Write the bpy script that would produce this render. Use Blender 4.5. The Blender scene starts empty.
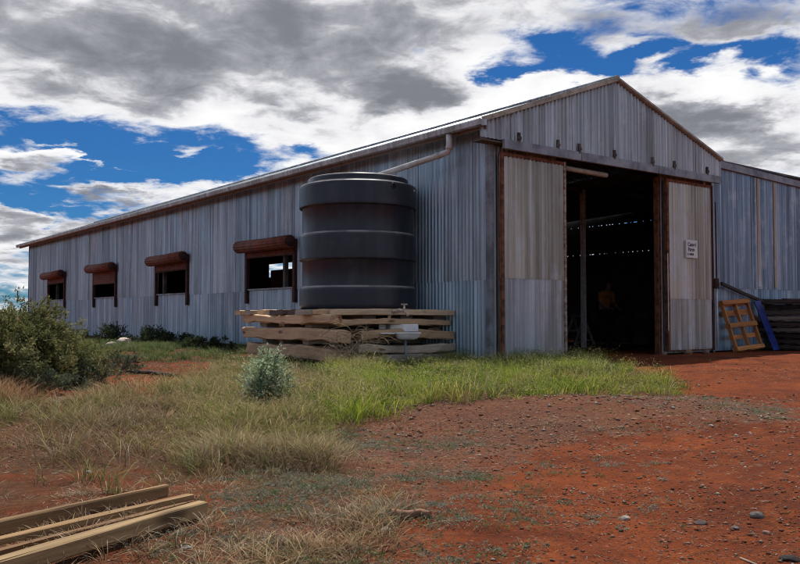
import bpy, bmesh, math, random
import numpy as np
from mathutils import Vector, Matrix, Euler
R = math.radians
sc = bpy.context.scene
COL = sc.collection
random.seed(7); rng = np.random.default_rng(11)

# ---------------------------------------------------------------- camera
CAMH, FPX, HOR = 0.80, 850.0, 34.0          # camera height, focal length and horizon offset in photo pixels
cam_d = bpy.data.cameras.new('camera'); cam = bpy.data.objects.new('camera', cam_d); COL.objects.link(cam)
cam_d.sensor_width = 36; cam_d.lens = 36 * FPX / 800; cam_d.clip_start = .05; cam_d.clip_end = 20000
cam.location = (0, 0, CAMH); PITCH = math.atan(HOR / FPX); cam.rotation_euler = (R(90) + PITCH, 0, 0)
sc.camera = cam
sc.render.engine = 'CYCLES'
sc.cycles.use_denoising = True
try: sc.cycles.denoiser = 'OPENIMAGEDENOISE'
except Exception: pass
sc.cycles.max_bounces = 4; sc.cycles.diffuse_bounces = 3; sc.cycles.glossy_bounces = 2
sc.cycles.use_adaptive_sampling = True; sc.cycles.adaptive_threshold = .02
sc.cycles.transparent_max_bounces = 6; sc.cycles.sample_clamp_indirect = 6
sc.view_settings.view_transform = 'Standard'; sc.view_settings.look = 'None'
sc.view_settings.gamma = 1; sc.view_settings.use_curve_mapping = False
sc.view_settings.exposure = 0.36
sc.cycles.filter_width = 1.1

# ---------------------------------------------------------------- node helper
class NT:
    def __init__(s, tree): s.t = tree; s.n = tree.nodes; s.l = tree.links
    def new(s, typ, **kw):
        n = s.n.new(typ)
        for k, v in kw.items(): setattr(n, k, v)
        return n
    def put(s, sock, v):
        if isinstance(v, bpy.types.NodeSocket): s.l.new(v, sock)
        elif v is not None:
            if sock.type == 'RGBA' and len(v) == 3: v = (*v, 1)
            sock.default_value = v
    def m(s, op, a, b=None, c=None, clamp=False):
        n = s.new('ShaderNodeMath', operation=op); n.use_clamp = clamp
        s.put(n.inputs[0], a); s.put(n.inputs[1], b); s.put(n.inputs[2], c); return n.outputs[0]
    def ss(s, x, lo, hi, a=0., b=1.):
        n = s.new('ShaderNodeMapRange', interpolation_type='SMOOTHSTEP'); s.put(n.inputs[0], x)
        for i, v in enumerate((lo, hi, a, b)): s.put(n.inputs[i + 1], v)
        return n.outputs[0]
    def mix(s, f, a, b, mode='MIX'):
        n = s.new('ShaderNodeMix', data_type='RGBA', blend_type=mode)
        s.put(n.inputs[0], f); s.put(n.inputs[6], a); s.put(n.inputs[7], b); return n.outputs[2]
    def vm(s, op, a, b=None):
        n = s.new('ShaderNodeVectorMath', operation=op); s.put(n.inputs[0], a); s.put(n.inputs[1], b); return n.outputs[0]
    def xyz(s, x, y, z):
        n = s.new('ShaderNodeCombineXYZ'); s.put(n.inputs[0], x); s.put(n.inputs[1], y); s.put(n.inputs[2], z); return n.outputs[0]
    def noise(s, vec, scale, detail=5, rough=.55, dist=0., col=False, lac=2.):
        n = s.new('ShaderNodeTexNoise'); s.put(n.inputs['Vector'], vec)
        n.inputs['Scale'].default_value = scale; n.inputs['Detail'].default_value = detail
        n.inputs['Roughness'].default_value = rough; n.inputs['Distortion'].default_value = dist
        n.inputs['Lacunarity'].default_value = lac
        return n.outputs['Color' if col else 'Fac']

# ---------------------------------------------------------------- world: sky with broken cloud
SUN_EL, SUN_AZ = 62.0, 4.0                  # sun stands behind the shed, high
w = bpy.data.worlds.new('World'); sc.world = w; w.use_nodes = True
def build_world():
    t = NT(w.node_tree); t.n.clear()
    sky = t.new('ShaderNodeTexSky', sky_type='NISHITA'); sky.sun_disc = False
    sky.sun_elevation = R(SUN_EL); sky.sun_rotation = R(SUN_AZ); sky.altitude = 200
    sky.air_density = 1.0; sky.dust_density = .3; sky.ozone_density = 2.5
    d = t.new('ShaderNodeTexCoord').outputs['Generated']
    sx = t.new('ShaderNodeSeparateXYZ'); t.l.new(d, sx.inputs[0]); x, y, z = sx.outputs
    az = t.m('ARCTAN2', x, y); el = t.m('ARCSINE', z)
    zc = t.m('ADD', t.m('MAXIMUM', z, 0.), .16)
    q = t.xyz(t.m('DIVIDE', x, zc), t.m('DIVIDE', y, zc), 0.)
    # domain warp of the az/el frame so that every cloud edge is ragged
    wv = t.noise(q, 2.2, 6, .62, col=True)
    ws = t.new('ShaderNodeSeparateXYZ'); t.l.new(wv, ws.inputs[0])
    az2 = t.m('ADD', az, t.m('MULTIPLY', t.m('SUBTRACT', ws.outputs[0], .5), .26))
    el2 = t.m('ADD', el, t.m('MULTIPLY', t.m('SUBTRACT', ws.outputs[1], .5), .10))
    def blobs(lst):
        acc = None
        for (px, py, rx, ry, wt) in lst:
            a0 = math.atan((px - 400) / FPX); e0 = math.atan((282 + HOR - py) / FPX * math.cos(a0))
            dx = t.m('MULTIPLY', t.m('SUBTRACT', az2, a0), FPX / rx); dy = t.m('MULTIPLY', t.m('SUBTRACT', el2, e0), FPX / ry)
            r2 = t.m('MULTIPLY_ADD', dx, dx, t.m('MULTIPLY', dy, dy))
            g = t.m('MULTIPLY', t.m('EXPONENT', t.m('MULTIPLY', r2, -1.)), wt)
            acc = g if acc is None else t.m('ADD', acc, g)
        return acc
    cover = blobs([(150, 60, 330, 85, .50), (470, 100, 170, 60, .42), (300, 175, 70, 18, .10), (300, -60, 500, 60, .3),
                   (95, 152, 140, 26, -.8), (60, 205, 90, 10, -.3), (215, 172, 60, 12, -.30), (70, 190, 60, 16, -.3), (35, 166, 52, 15, .62), (112, 197, 48, 9, .5), (190, 190, 45, 12, .3), (40, 230, 90, 20, .42), (160, 216, 80, 14, .2),
                   (560, 58, 90, 24, -.58), (640, 40, 60, 16, -.5), (690, 62, 30, 8, -.4), (540, 30, 40, 8, -.3), (585, 90, 26, 10, -.25), (770, 62, 55, 26, -.48), (700, 30, 60, 14, .2), (310, 147, 40, 9, -.35), (497, 62, 36, 12, -.4), (430, 50, 20, 7, -.3),
                   (712, 100, 85, 30, .62), (650, 85, 40, 16, .2), (740, 145, 90, 26, .35), (690, 20, 50, 14, .2), (640, 15, 60, 12, -.1), (605, 46, 34, 7, .5), (668, 56, 22, 9, .5), (745, 28, 40, 9, .4), (790, 62, 16, 8, .4), (530, 70, 26, 6, .35), (125, 165, 50, 4, .55), (175, 150, 30, 4, .3), (585, 78, 28, 7, .45), (632, 34, 26, 7, .5), (735, 60, 30, 6, .4), (60, 148, 24, 4, .35)])
    n1 = t.noise(q, 1.35, 9, .56, .25)
    qs = t.vm('ADD', q, (0.02, .14, 0.))
    n2 = t.noise(qs, 1.35, 9, .56, .25)
    n3 = t.noise(q, 6.5, 8, .62, .5)
    n4 = t.noise(t.vm('MULTIPLY', q, (1., .6, 1.)), 2.6, 6, .55, .8)
    dens = t.m('ADD', t.m('ADD', t.m('MULTIPLY', n1, 1.15), cover), t.m('MULTIPLY', t.m('SUBTRACT', n3, .5), .85))
    alpha = t.ss(dens, .45, .80)
    dark = blobs([(120, 40, 290, 55, .58), (420, 92, 66, 16, 1.0), (340, 20, 140, 24, .3), (712, 112, 80, 18, 1.05), (735, 150, 90, 14, .5), (40, 172, 50, 7, .6), (108, 201, 45, 5, .7), (40, 226, 110, 16, .65), (200, 222, 80, 10, .3), (760, 10, 90, 20, .4),
                  (480, 110, 90, 30, -.45), (300, 128, 120, 18, -.25), (560, 100, 40, 20, -.2), (712, 78, 70, 10, -.4), (35, 157, 45, 5, -.3)])
    sh = t.m('ADD', t.m('MULTIPLY', t.m('SUBTRACT', n2, n1), 2.2), t.m('MULTIPLY', t.m('SUBTRACT', dens, .75), .35))
    sh = t.m('ADD', t.m('ADD', sh, dark), t.m('MULTIPLY', t.m('SUBTRACT', n3, .5), .9))
    sh = t.m('ADD', sh, t.m('MULTIPLY', t.m('SUBTRACT', n4, .5), 1.3))
    sh = t.ss(sh, -.35, 1.0)
    ramp = t.new('ShaderNodeValToRGB'); t.l.new(sh, ramp.inputs[0]); cr = ramp.color_ramp
    cr.elements[0].position = 0; cr.elements[0].color = (.66, .66, .655, 1)
    cr.elements[1].position = 1; cr.elements[1].color = (.145, .15, .17, 1)
    e = cr.elements.new(.35); e.color = (.56, .56, .57, 1)
    e = cr.elements.new(.68); e.color = (.27, .275, .30, 1)
    cloud = t.mix(1., ramp.outputs[0], (9.5, 9.5, 9.6), 'MULTIPLY')
    blue = t.mix(1., sky.outputs[0], (.075, .22, .40), 'MULTIPLY')
    colr = t.mix(alpha, blue, cloud)
    bg = t.new('ShaderNodeBackground'); t.l.new(colr, bg.inputs[0]); bg.inputs[1].default_value = .125
    out = t.new('ShaderNodeOutputWorld'); t.l.new(bg.outputs[0], out.inputs[0])
build_world()
w.cycles.sampling_method = 'MANUAL'; w.cycles.sample_map_resolution = 512

sun_d = bpy.data.lights.new('sun', 'SUN'); sun = bpy.data.objects.new('sun', sun_d); COL.objects.link(sun)
sun_d.energy = 3.7; sun_d.angle = R(1.5); sun_d.color = (1, .94, .85)
sv = Vector((math.sin(R(SUN_AZ)) * math.cos(R(SUN_EL)), math.cos(R(SUN_AZ)) * math.cos(R(SUN_EL)), math.sin(R(SUN_EL))))
sun.rotation_euler = sv.to_track_quat('Z', 'Y').to_euler(); sun.location = (0, 0, 30)

# ---------------------------------------------------------------- numpy noise
def _h(ix, iy, seed):
    n = (ix.astype(np.int64) * 374761393 + iy.astype(np.int64) * 668265263 + seed * 974634777) & 0xffffffff
    n = ((n ^ (n >> 13)) * 1274126177) & 0xffffffff
    return ((n ^ (n >> 16)) & 0xffffff) / float(0xffffff)
def vnoise(x, y, seed=0):
    x = np.asarray(x, float); y = np.asarray(y, float)
    ix = np.floor(x); iy = np.floor(y); fx = x - ix; fy = y - iy
    fx = fx * fx * (3 - 2 * fx); fy = fy * fy * (3 - 2 * fy)
    a = _h(ix, iy, seed); b = _h(ix + 1, iy, seed); c = _h(ix, iy + 1, seed); d = _h(ix + 1, iy + 1, seed)
    return (a + (b - a) * fx) * (1 - fy) + (c + (d - c) * fx) * fy
def fbm(x, y, octv=4, seed=0):
    s = 0; a = 1; tot = 0
    for i in range(octv):
        s = s + a * vnoise(np.asarray(x) * 2 ** i, np.asarray(y) * 2 ** i, seed + i * 17); tot += a; a *= .5
    return s / tot
def sstep(x, a, b):
    t = np.clip((np.asarray(x, float) - a) / (b - a), 0, 1); return t * t * (3 - 2 * t)

# ---------------------------------------------------------------- frames: pixel of the photograph -> level ground ; shed frame
def G(px, py, z=0.):
    """point on level ground seen at a photo pixel"""
    v = Vector(((px - 400) / FPX, 1, (282 - py) / FPX)); v.rotate(Euler((PITCH, 0, 0)))
    k = (z - CAMH) / v.z
    return np.array((v.x * k, v.y * k))
ANG = math.atan2(.603, .798); P0 = Vector((1.58, 14.8, 0))
dR = np.array((math.cos(ANG), math.sin(ANG))); dL = np.array((-math.sin(ANG), math.cos(ANG)))
MAIN_W, LEN, WING_W, WING_L = 6.6, 31.4, 5.0, 15.2
def ST(s, t, z=0.):
    return Vector((P0.x + dR[0] * s + dL[0] * t, P0.y + dR[1] * s + dL[1] * t, z))
def to_st(x, y):
    ux = np.asarray(x) - P0.x; uy = np.asarray(y) - P0.y
    return ux * dR[0] + uy * dR[1], ux * dL[0] + uy * dL[1]
def poly(pts): return np.array([G(*p) for p in pts])
def inpoly(x, y, pg):
    c = np.zeros(len(x), bool); n = len(pg); j = n - 1
    for i in range(n):
        xi, yi = pg[i]; xj, yj = pg[j]
        with np.errstate(divide='ignore', invalid='ignore'):
            c ^= ((yi > y) != (yj > y)) & (x < (xj - xi) * (y - yi) / (yj - yi + 1e-12) + xi)
        j = i
    return c
def gz(x, y):
    """ground height"""
    x = np.asarray(x, float); y = np.asarray(y, float)
    r = np.hypot(x, y)
    s, t = to_st(x, y)
    ds = np.maximum(np.maximum(-s, s - (MAIN_W + WING_W)), np.maximum(-t, t - LEN))     # distance outside the shed
    f = sstep(ds, .1, 2.5)
    near = 1 - sstep(r, 30, 60)
    z = (fbm(x * .35, y * .35, 3, 3) - .5) * .16 * f
    z += (fbm(x * 1.7, y * 1.7, 3, 9) - .5) * .055 * (.25 + .75 * f) * near
    z += (fbm(x * 7, y * 7, 3, 21) - .5) * .022 * near
    m = G(575, 410); z += .10 * np.exp(-(((x - m[0]) / 1.5) ** 2 + ((y - m[1]) / .9) ** 2))
    z += (fbm(x * .01, y * .01, 3, 5) - .5) * 3.0 * sstep(r, 80, 600)
    for off in (-.72, .72):                                               # wheel ruts bending into the doorway
        yc = y - (14.2 - .16 * (x - 4.2) ** 1.0 - .02 * (x - 4.2) ** 2); side_ = (x > 2.6)
        z -= .035 * np.exp(-((yc * .9 + off + .12 * np.sin(x * 1.3)) / .17) ** 2) * side_ * sstep(x, 2.6, 3.6) * near
    z -= .07 * np.exp(-(r / 2.5) ** 2)
    return z

# ---------------------------------------------------------------- mesh helpers
def mesh_np(name, V, F3=None, F4=None, cols=None, smooth=False):
    me = bpy.data.meshes.new(name); V = np.asarray(V, np.float32)
    n3 = 0 if F3 is None else len(F3); n4 = 0 if F4 is None else len(F4)
    me.vertices.add(len(V)); me.vertices.foreach_set('co', V.ravel())
    idx = []; 
    if n3: idx.append(np.asarray(F3, np.int32).ravel())
    if n4: idx.append(np.asarray(F4, np.int32).ravel())
    idx = np.concatenate(idx); me.loops.add(len(idx)); me.loops.foreach_set('vertex_index', idx)
    me.polygons.add(n3 + n4)
    st = np.concatenate([np.arange(n3) * 3, n3 * 3 + np.arange(n4) * 4]).astype(np.int32)
    me.polygons.foreach_set('loop_start', st)
    me.update(calc_edges=True)
    if cols is not None:
        for nm, arr in cols.items():
            at = me.attributes.new(nm, 'FLOAT_COLOR', 'POINT'); a4 = np.ones((len(V), 4), np.float32); a4[:, :arr.shape[1]] = arr
            at.data.foreach_set('color', a4.ravel())
    if smooth: me.polygons.foreach_set('use_smooth', np.ones(n3 + n4, bool))
    me.validate(); return me
def obj(name, me, mat=None, parent=None, M=None, color=None):
    o = bpy.data.objects.new(name, me); COL.objects.link(o)
    if mat is not None and me is not None and not me.materials: me.materials.append(mat)
    if parent is not None: o.parent = parent
    if M is not None: o.matrix_basis = M
    if color is not None: o.color = color
    return o
def tag(o, label=None, cat=None, group=None, kind=None):
    if label: o['label'] = label
    if cat: o['category'] = cat
    if group: o['group'] = group
    if kind: o['kind'] = kind
    return o
def empty(name, loc=(0, 0, 0), rz=0., parent=None):
    o = bpy.data.objects.new(name, None); COL.objects.link(o); o.location = loc; o.rotation_euler = (0, 0, rz)
    o.empty_display_size = .1
    if parent is not None: o.parent = parent
    return o
class MB:
    """collects boxes / tubes / lathes into one mesh"""
    def __init__(s): s.v = []; s.f = []; s.sm = []
    def add(s, V, F, smooth=False):
        b = len(s.v); s.v += [tuple(p) for p in V]; s.f += [tuple(i + b for i in f) for f in F]; s.sm += [smooth] * len(F); return s
    def box(s, x0, x1, y0, y1, z0, z1, M=None):
        V = [Vector(p) for p in ((x0, y0, z0), (x1, y0, z0), (x1, y1, z0), (x0, y1, z0), (x0, y0, z1), (x1, y0, z1), (x1, y1, z1), (x0, y1, z1))]
        if M is not None: V = [M @ p for p in V]
        return s.add(V, [(0, 3, 2, 1), (4, 5, 6, 7), (0, 1, 5, 4), (1, 2, 6, 5), (2, 3, 7, 6), (3, 0, 4, 7)])
    def bar(s, a, b, wd, ht, up=(0, 0, 1)):
        a = Vector(a); b = Vector(b); x = (b - a).normalized(); u = Vector(up); y = u.cross(x).normalized(); u = x.cross(y)
        M = Matrix((x, y, u)).transposed().to_4x4(); M.translation = a
        return s.box(0, (b - a).length, -wd / 2, wd / 2, -ht / 2, ht / 2, M)
    def tube(s, pts, rad, n=10, cap=True):
        pts = [Vector(p) for p in pts]; rad = rad if isinstance(rad, (list, tuple)) else [rad] * len(pts)
        V = []; ref = None
        for i, p in enumerate(pts):
            d = (pts[min(i + 1, len(pts) - 1)] - pts[max(i - 1, 0)]).normalized()
            if ref is None: ref = d.orthogonal().normalized()
            ref = (ref - d * ref.dot(d)).normalized(); o = d.cross(ref)
            V += [p + (ref * math.cos(a) + o * math.sin(a)) * rad[i] for a in (2 * math.pi * k / n for k in range(n))]
        F = [(i * n + k, i * n + (k + 1) % n, (i + 1) * n + (k + 1) % n, (i + 1) * n + k) for i in range(len(pts) - 1) for k in range(n)]
        s.add(V, F, True)
        if cap:
            b = len(s.v) - len(V); s.f += [tuple(b + k for k in reversed(range(n))), tuple(b + (len(pts) - 1) * n + k for k in range(n))]; s.sm += [False, False]
        return s
    def lathe(s, prof, n=64, c=(0, 0, 0)):
        V = [(c[0] + r * math.cos(2 * math.pi * k / n), c[1] + r * math.sin(2 * math.pi * k / n), c[2] + z) for r, z in prof for k in range(n)]
        F = [(i * n + k, i * n + (k + 1) % n, (i + 1) * n + (k + 1) % n, (i + 1) * n + k) for i in range(len(prof) - 1) for k in range(n)]
        return s.add(V, F, True)
    def mesh(s, name, bevel=0.):
        me = bpy.data.meshes.new(name); me.from_pydata(s.v, [], s.f); me.polygons.foreach_set('use_smooth', s.sm); me.update()
        if bevel:
            bm = bmesh.new(); bm.from_mesh(me); bmesh.ops.bevel(bm, geom=list(bm.edges), offset=bevel, segments=1, affect='EDGES'); bm.to_mesh(me); bm.free()
        return me
    def build(s, name, mat, parent=None, M=None, color=None, bevel=0.):
        return obj(name, s.mesh(name, bevel), mat, parent, M, color)

# ---------------------------------------------------------------- materials
def material(name):
    m = bpy.data.materials.new(name); m.use_nodes = True; t = NT(m.node_tree)
    return m, t, t.n['Principled BSDF']
def objcoord(t, sx=1, sy=1, sz=1):
    tc = t.new('ShaderNodeTexCoord').outputs['Object']
    inf = t.new('ShaderNodeObjectInfo')
    off = t.m('MULTIPLY', inf.outputs['Random'], 97.)
    v = t.vm('ADD', tc, t.xyz(off, off, off))
    return v, inf
def mat_galv(name='galvanised_iron', dirt=1.):
    m, t, b = material(name)
    v, inf = objcoord(t)
    rib = t.noise(t.vm('MULTIPLY', v, (19., 19., .12)), 1., 2, .55)
    stre = t.noise(t.vm('MULTIPLY', v, (4.5, 4.5, .30)), 1., 4, .55)
    fine = t.noise(t.vm('MULTIPLY', v, (40., 40., 1.4)), 1., 4, .6)
    blot = t.noise(v, 2.1, 6, .6)
    speck = t.noise(v, 60., 3, .6)
    c = t.mix(t.ss(stre, .3, .72), t.mix(1., inf.outputs['Color'], (.64, .63, .62), 'MULTIPLY'), inf.outputs['Color'])
    c = t.mix(t.m('MULTIPLY', t.ss(t.m('ADD', t.m('MULTIPLY', blot, .5), t.m('MULTIPLY', stre, .5)), .50, .66), .55), c, (.66, .73, .79))            # white zinc bloom
    c = t.mix(t.m('MULTIPLY', t.ss(rib, .50, .64), .50), c, t.mix(1., c, (.50, .50, .52), 'MULTIPLY'))
    c = t.mix(t.m('MULTIPLY', t.ss(rib, .36, .46, 1., 0.), .35), c, (.64, .71, .77))
    c = t.mix(t.m('MULTIPLY', t.ss(fine, .55, .75), .16), c, (.16, .165, .18))           # dark runs
    rust = t.m('ADD', t.m('MULTIPLY', stre, .75), t.m('MULTIPLY', blot, .45))
    rm = t.ss(t.m('ADD', rust, inf.outputs['Alpha']), 1.02, 1.30)
    rc = t.mix(speck, (.17, .065, .024), (.30, .15, .07))
    c = t.mix(t.m('MULTIPLY', rm, .85), c, rc)
    c = t.mix(t.m('MULTIPLY', t.ss(speck, .56, .72), .20), c, (.10, .09, .085))
    t.put(b.inputs['Base Color'], c)
    t.put(b.inputs['Metallic'], t.ss(rm, 0, 1, .55, .0)); t.put(b.inputs['Roughness'], t.ss(blot, .3, .7, .30, .50))
    bp = t.new('ShaderNodeBump'); bp.inputs['Strength'].default_value = .18; bp.inputs['Distance'].default_value = .01
    t.l.new(speck, bp.inputs['Height']); t.l.new(bp.outputs[0], b.inputs['Normal'])
    return m
def mat_wood(name, grain=1., dark=(.09, .065, .05), rough=.85):
    m, t, b = material(name)
    v, inf = objcoord(t)
    g = t.noise(t.vm('MULTIPLY', v, (1.3, 30., 30.)), 1., 6, .65, .4)
    g2 = t.noise(t.vm('MULTIPLY', v, (.9, 7., 7.)), 1., 4, .6, .8)
    bl = t.noise(v, 3.2, 5, .6)
    c = t.mix(t.m('MULTIPLY', t.ss(g, .36, .70), .75 * grain), inf.outputs['Color'], t.mix(.55, inf.outputs['Color'], dark))
    c = t.mix(t.m('MULTIPLY', t.ss(g2, .50, .74), .6 * grain), c, dark)
    c = t.mix(t.m('MULTIPLY', t.ss(bl, .58, .72), .5 * grain), c, dark)
    vo = t.new('ShaderNodeTexVoronoi'); t.put(vo.inputs['Vector'], t.vm('MULTIPLY', v, (1.6, 5., 5.))); vo.inputs['Scale'].default_value = 1.
    kn = t.ss(vo.outputs['Distance'], .06, .20, 1., 0.)
    c = t.mix(t.m('MULTIPLY', kn, .75), c, (.055, .03, .018))
    t.put(b.inputs['Base Color'], c); b.inputs['Roughness'].default_value = rough; b.inputs['Specular IOR Level'].default_value = .25
    bp = t.new('ShaderNodeBump'); bp.inputs['Strength'].default_value = .5; bp.inputs['Distance'].default_value = .012
    t.l.new(g, bp.inputs['Height']); t.l.new(bp.outputs[0], b.inputs['Normal'])
    return m
def mat_plain(name, col, rough=.6, metal=0., var=.25, scale=6., bump=.0, spec=.5, col2=None):
    m, t, b = material(name); v, inf = objcoord(t)
    n = t.noise(v, scale, 6, .62)
    c2 = col2 if col2 else tuple(max(0, c * (1 - var * 1.6)) for c in col)
    c = t.mix(t.ss(n, .35, .68), col, c2)
    t.put(b.inputs['Base Color'], c); b.inputs['Roughness'].default_value = rough; b.inputs['Metallic'].default_value = metal
    b.inputs['Specular IOR Level'].default_value = spec
    if bump:
        bp = t.new('ShaderNodeBump'); bp.inputs['Strength'].default_value = bump; bp.inputs['Distance'].default_value = .01
        t.l.new(t.noise(v, scale * 6, 5, .6), bp.inputs['Height']); t.l.new(bp.outputs[0], b.inputs['Normal'])
    return m
def mat_leaf(name, transl=.35, rough=.6):
    m, t, b = material(name)
    at = t.new('ShaderNodeAttribute', attribute_name='Col')
    t.l.new(at.outputs['Color'], b.inputs['Base Color']); b.inputs['Roughness'].default_value = rough
    b.inputs['Specular IOR Level'].default_value = .25
    tr = t.new('ShaderNodeBsdfTranslucent'); t.l.new(at.outputs['Color'], tr.inputs[0])
    mx = t.new('ShaderNodeMixShader'); mx.inputs[0].default_value = transl
    t.l.new(b.outputs[0], mx.inputs[1]); t.l.new(tr.outputs[0], mx.inputs[2])
    t.l.new(mx.outputs[0], t.n['Material Output'].inputs[0]); return m
def mat_attr(name, rough=.9):
    m, t, b = material(name); at = t.new('ShaderNodeAttribute', attribute_name='Col')
    geo = t.new('ShaderNodeNewGeometry'); n = t.noise(geo.outputs['Position'], 90., 4, .6)
    t.put(b.inputs['Base Color'], t.mix(t.ss(n, .35, .7), at.outputs['Color'], t.mix(1., at.outputs['Color'], (.6, .6, .6), 'MULTIPLY')))
    b.inputs['Roughness'].default_value = rough; b.inputs['Specular IOR Level'].default_value = .2; return m
GALV = mat_galv()
RUST = mat_plain('rusted_steel', (.23, .10, .05), .85, 0, .5, 9., .5, .25, (.075, .03, .018))
DRUST = mat_plain('dark_rusted_steel', (.075, .03, .022), .8, 0, .5, 9., .4, .3, (.03, .017, .014))
REDROLL = mat_plain('red_brown_rusted_iron', (.20, .062, .034), .7, 0, .4, 5., .3, .3, (.09, .032, .022))
DARKIRON = mat_plain('old_iron_and_indoor_gloom', (.13, .115, .10), .85, 0, .4, 2., .2, .2)  # dark iron parts; on the back walls it paints in the interior gloom
STEEL = mat_plain('grey_painted_steel', (.30, .33, .37), .55, .15, .35, 3., .15)
WHITEPIPE = mat_plain('weathered_white_pipe', (.62, .61, .58), .5, 0, .18, 8., .1)
CREAM = mat_plain('cream_flashing', (.46, .42, .33), .6, .1, .3, 5., .1)
WOOD = mat_wood('weathered_timber', .62)
FRESH = mat_wood('sawn_timber', 1.0, (.075, .036, .02), .8)
BRASS = mat_plain('old_brass_and_copper_pipe', (.75, .62, .46), .5, .1, .4, 20., .1)
def mat_tank():
    m, t, b = material('black_polyethylene'); tc = t.new('ShaderNodeTexCoord').outputs['Object']
    n = t.noise(t.vm('MULTIPLY', tc, (5, 5, .7)), 1., 6, .6); n2 = t.noise(tc, 2.2, 5, .6)
    c = t.mix(t.ss(n, .4, .75), (.017, .020, .030), (.030, .034, .046))
    c = t.mix(t.m('MULTIPLY', t.ss(n2, .56, .72), .3), c, (.09, .085, .085))
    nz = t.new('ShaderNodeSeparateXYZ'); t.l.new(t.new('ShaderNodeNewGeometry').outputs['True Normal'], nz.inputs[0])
    c = t.mix(t.m('MULTIPLY', t.ss(nz.outputs[2], .2, .7), t.ss(n2, .35, .6, .35, .75)), c, (.34, .32, .31))      # rib highlights painted as a pale dusty tone on upward-facing ledges
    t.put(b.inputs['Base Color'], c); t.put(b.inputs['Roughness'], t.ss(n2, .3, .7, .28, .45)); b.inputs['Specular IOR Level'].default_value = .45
    return m
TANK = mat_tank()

# ---------------------------------------------------------------- ground sheet
Z_GREEN = poly([(322, 374), (345, 357), (420, 353), (500, 360), (575, 352), (600, 358), (640, 373), (684, 386), (678, 396), (625, 397), (582, 405), (500, 410), (430, 412), (380, 418), (300, 430), (288, 405)])
Z_WALL = poly([(60, 340), (140, 339), (240, 343), (345, 352), (340, 372), (300, 376), (235, 368), (210, 362), (110, 361), (60, 358)])
Z_YEL = poly([(20, 446), (80, 412), (150, 397), (225, 373), (300, 374), (335, 398), (330, 432), (250, 446), (130, 456)])
Z_DRY = poly([(-60, 396), (60, 398), (130, 412), (335, 418), (345, 452), (310, 492), (210, 505), (60, 482), (-120, 478)])
Z_DRY2 = poly([(180, 496), (330, 455), (400, 470), (340, 600), (150, 600)])
Z_HERB = poly([(270, 425), (450, 425), (500, 470), (470, 520), (420, 600), (150, 600), (200, 500)])
Z_HERBL = poly([(-40, 376), (110, 362), (210, 360), (180, 372), (60, 390), (-40, 402)])
Z_BL = poly([(-160, 462), (210, 480), (330, 520), (330, 620), (-160, 620)])
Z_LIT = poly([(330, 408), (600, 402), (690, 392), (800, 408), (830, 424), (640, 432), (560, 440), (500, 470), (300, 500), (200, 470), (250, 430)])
def soft(x, y, pg, j=.25, k=5):
    a = np.zeros(len(x))
    for i in range(k):
        jx = (fbm(x * 2.2, y * 2.2, 3, 40 + i) - .5) * j * 5 + rng.normal(0, j * .35, len(x)); jy = (fbm(x * 2.2, y * 2.2, 3, 60 + i) - .5) * j * 5 + rng.normal(0, j * .35, len(x))
        a += inpoly(x + jx, y + jy, pg)
    return a / k
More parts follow.
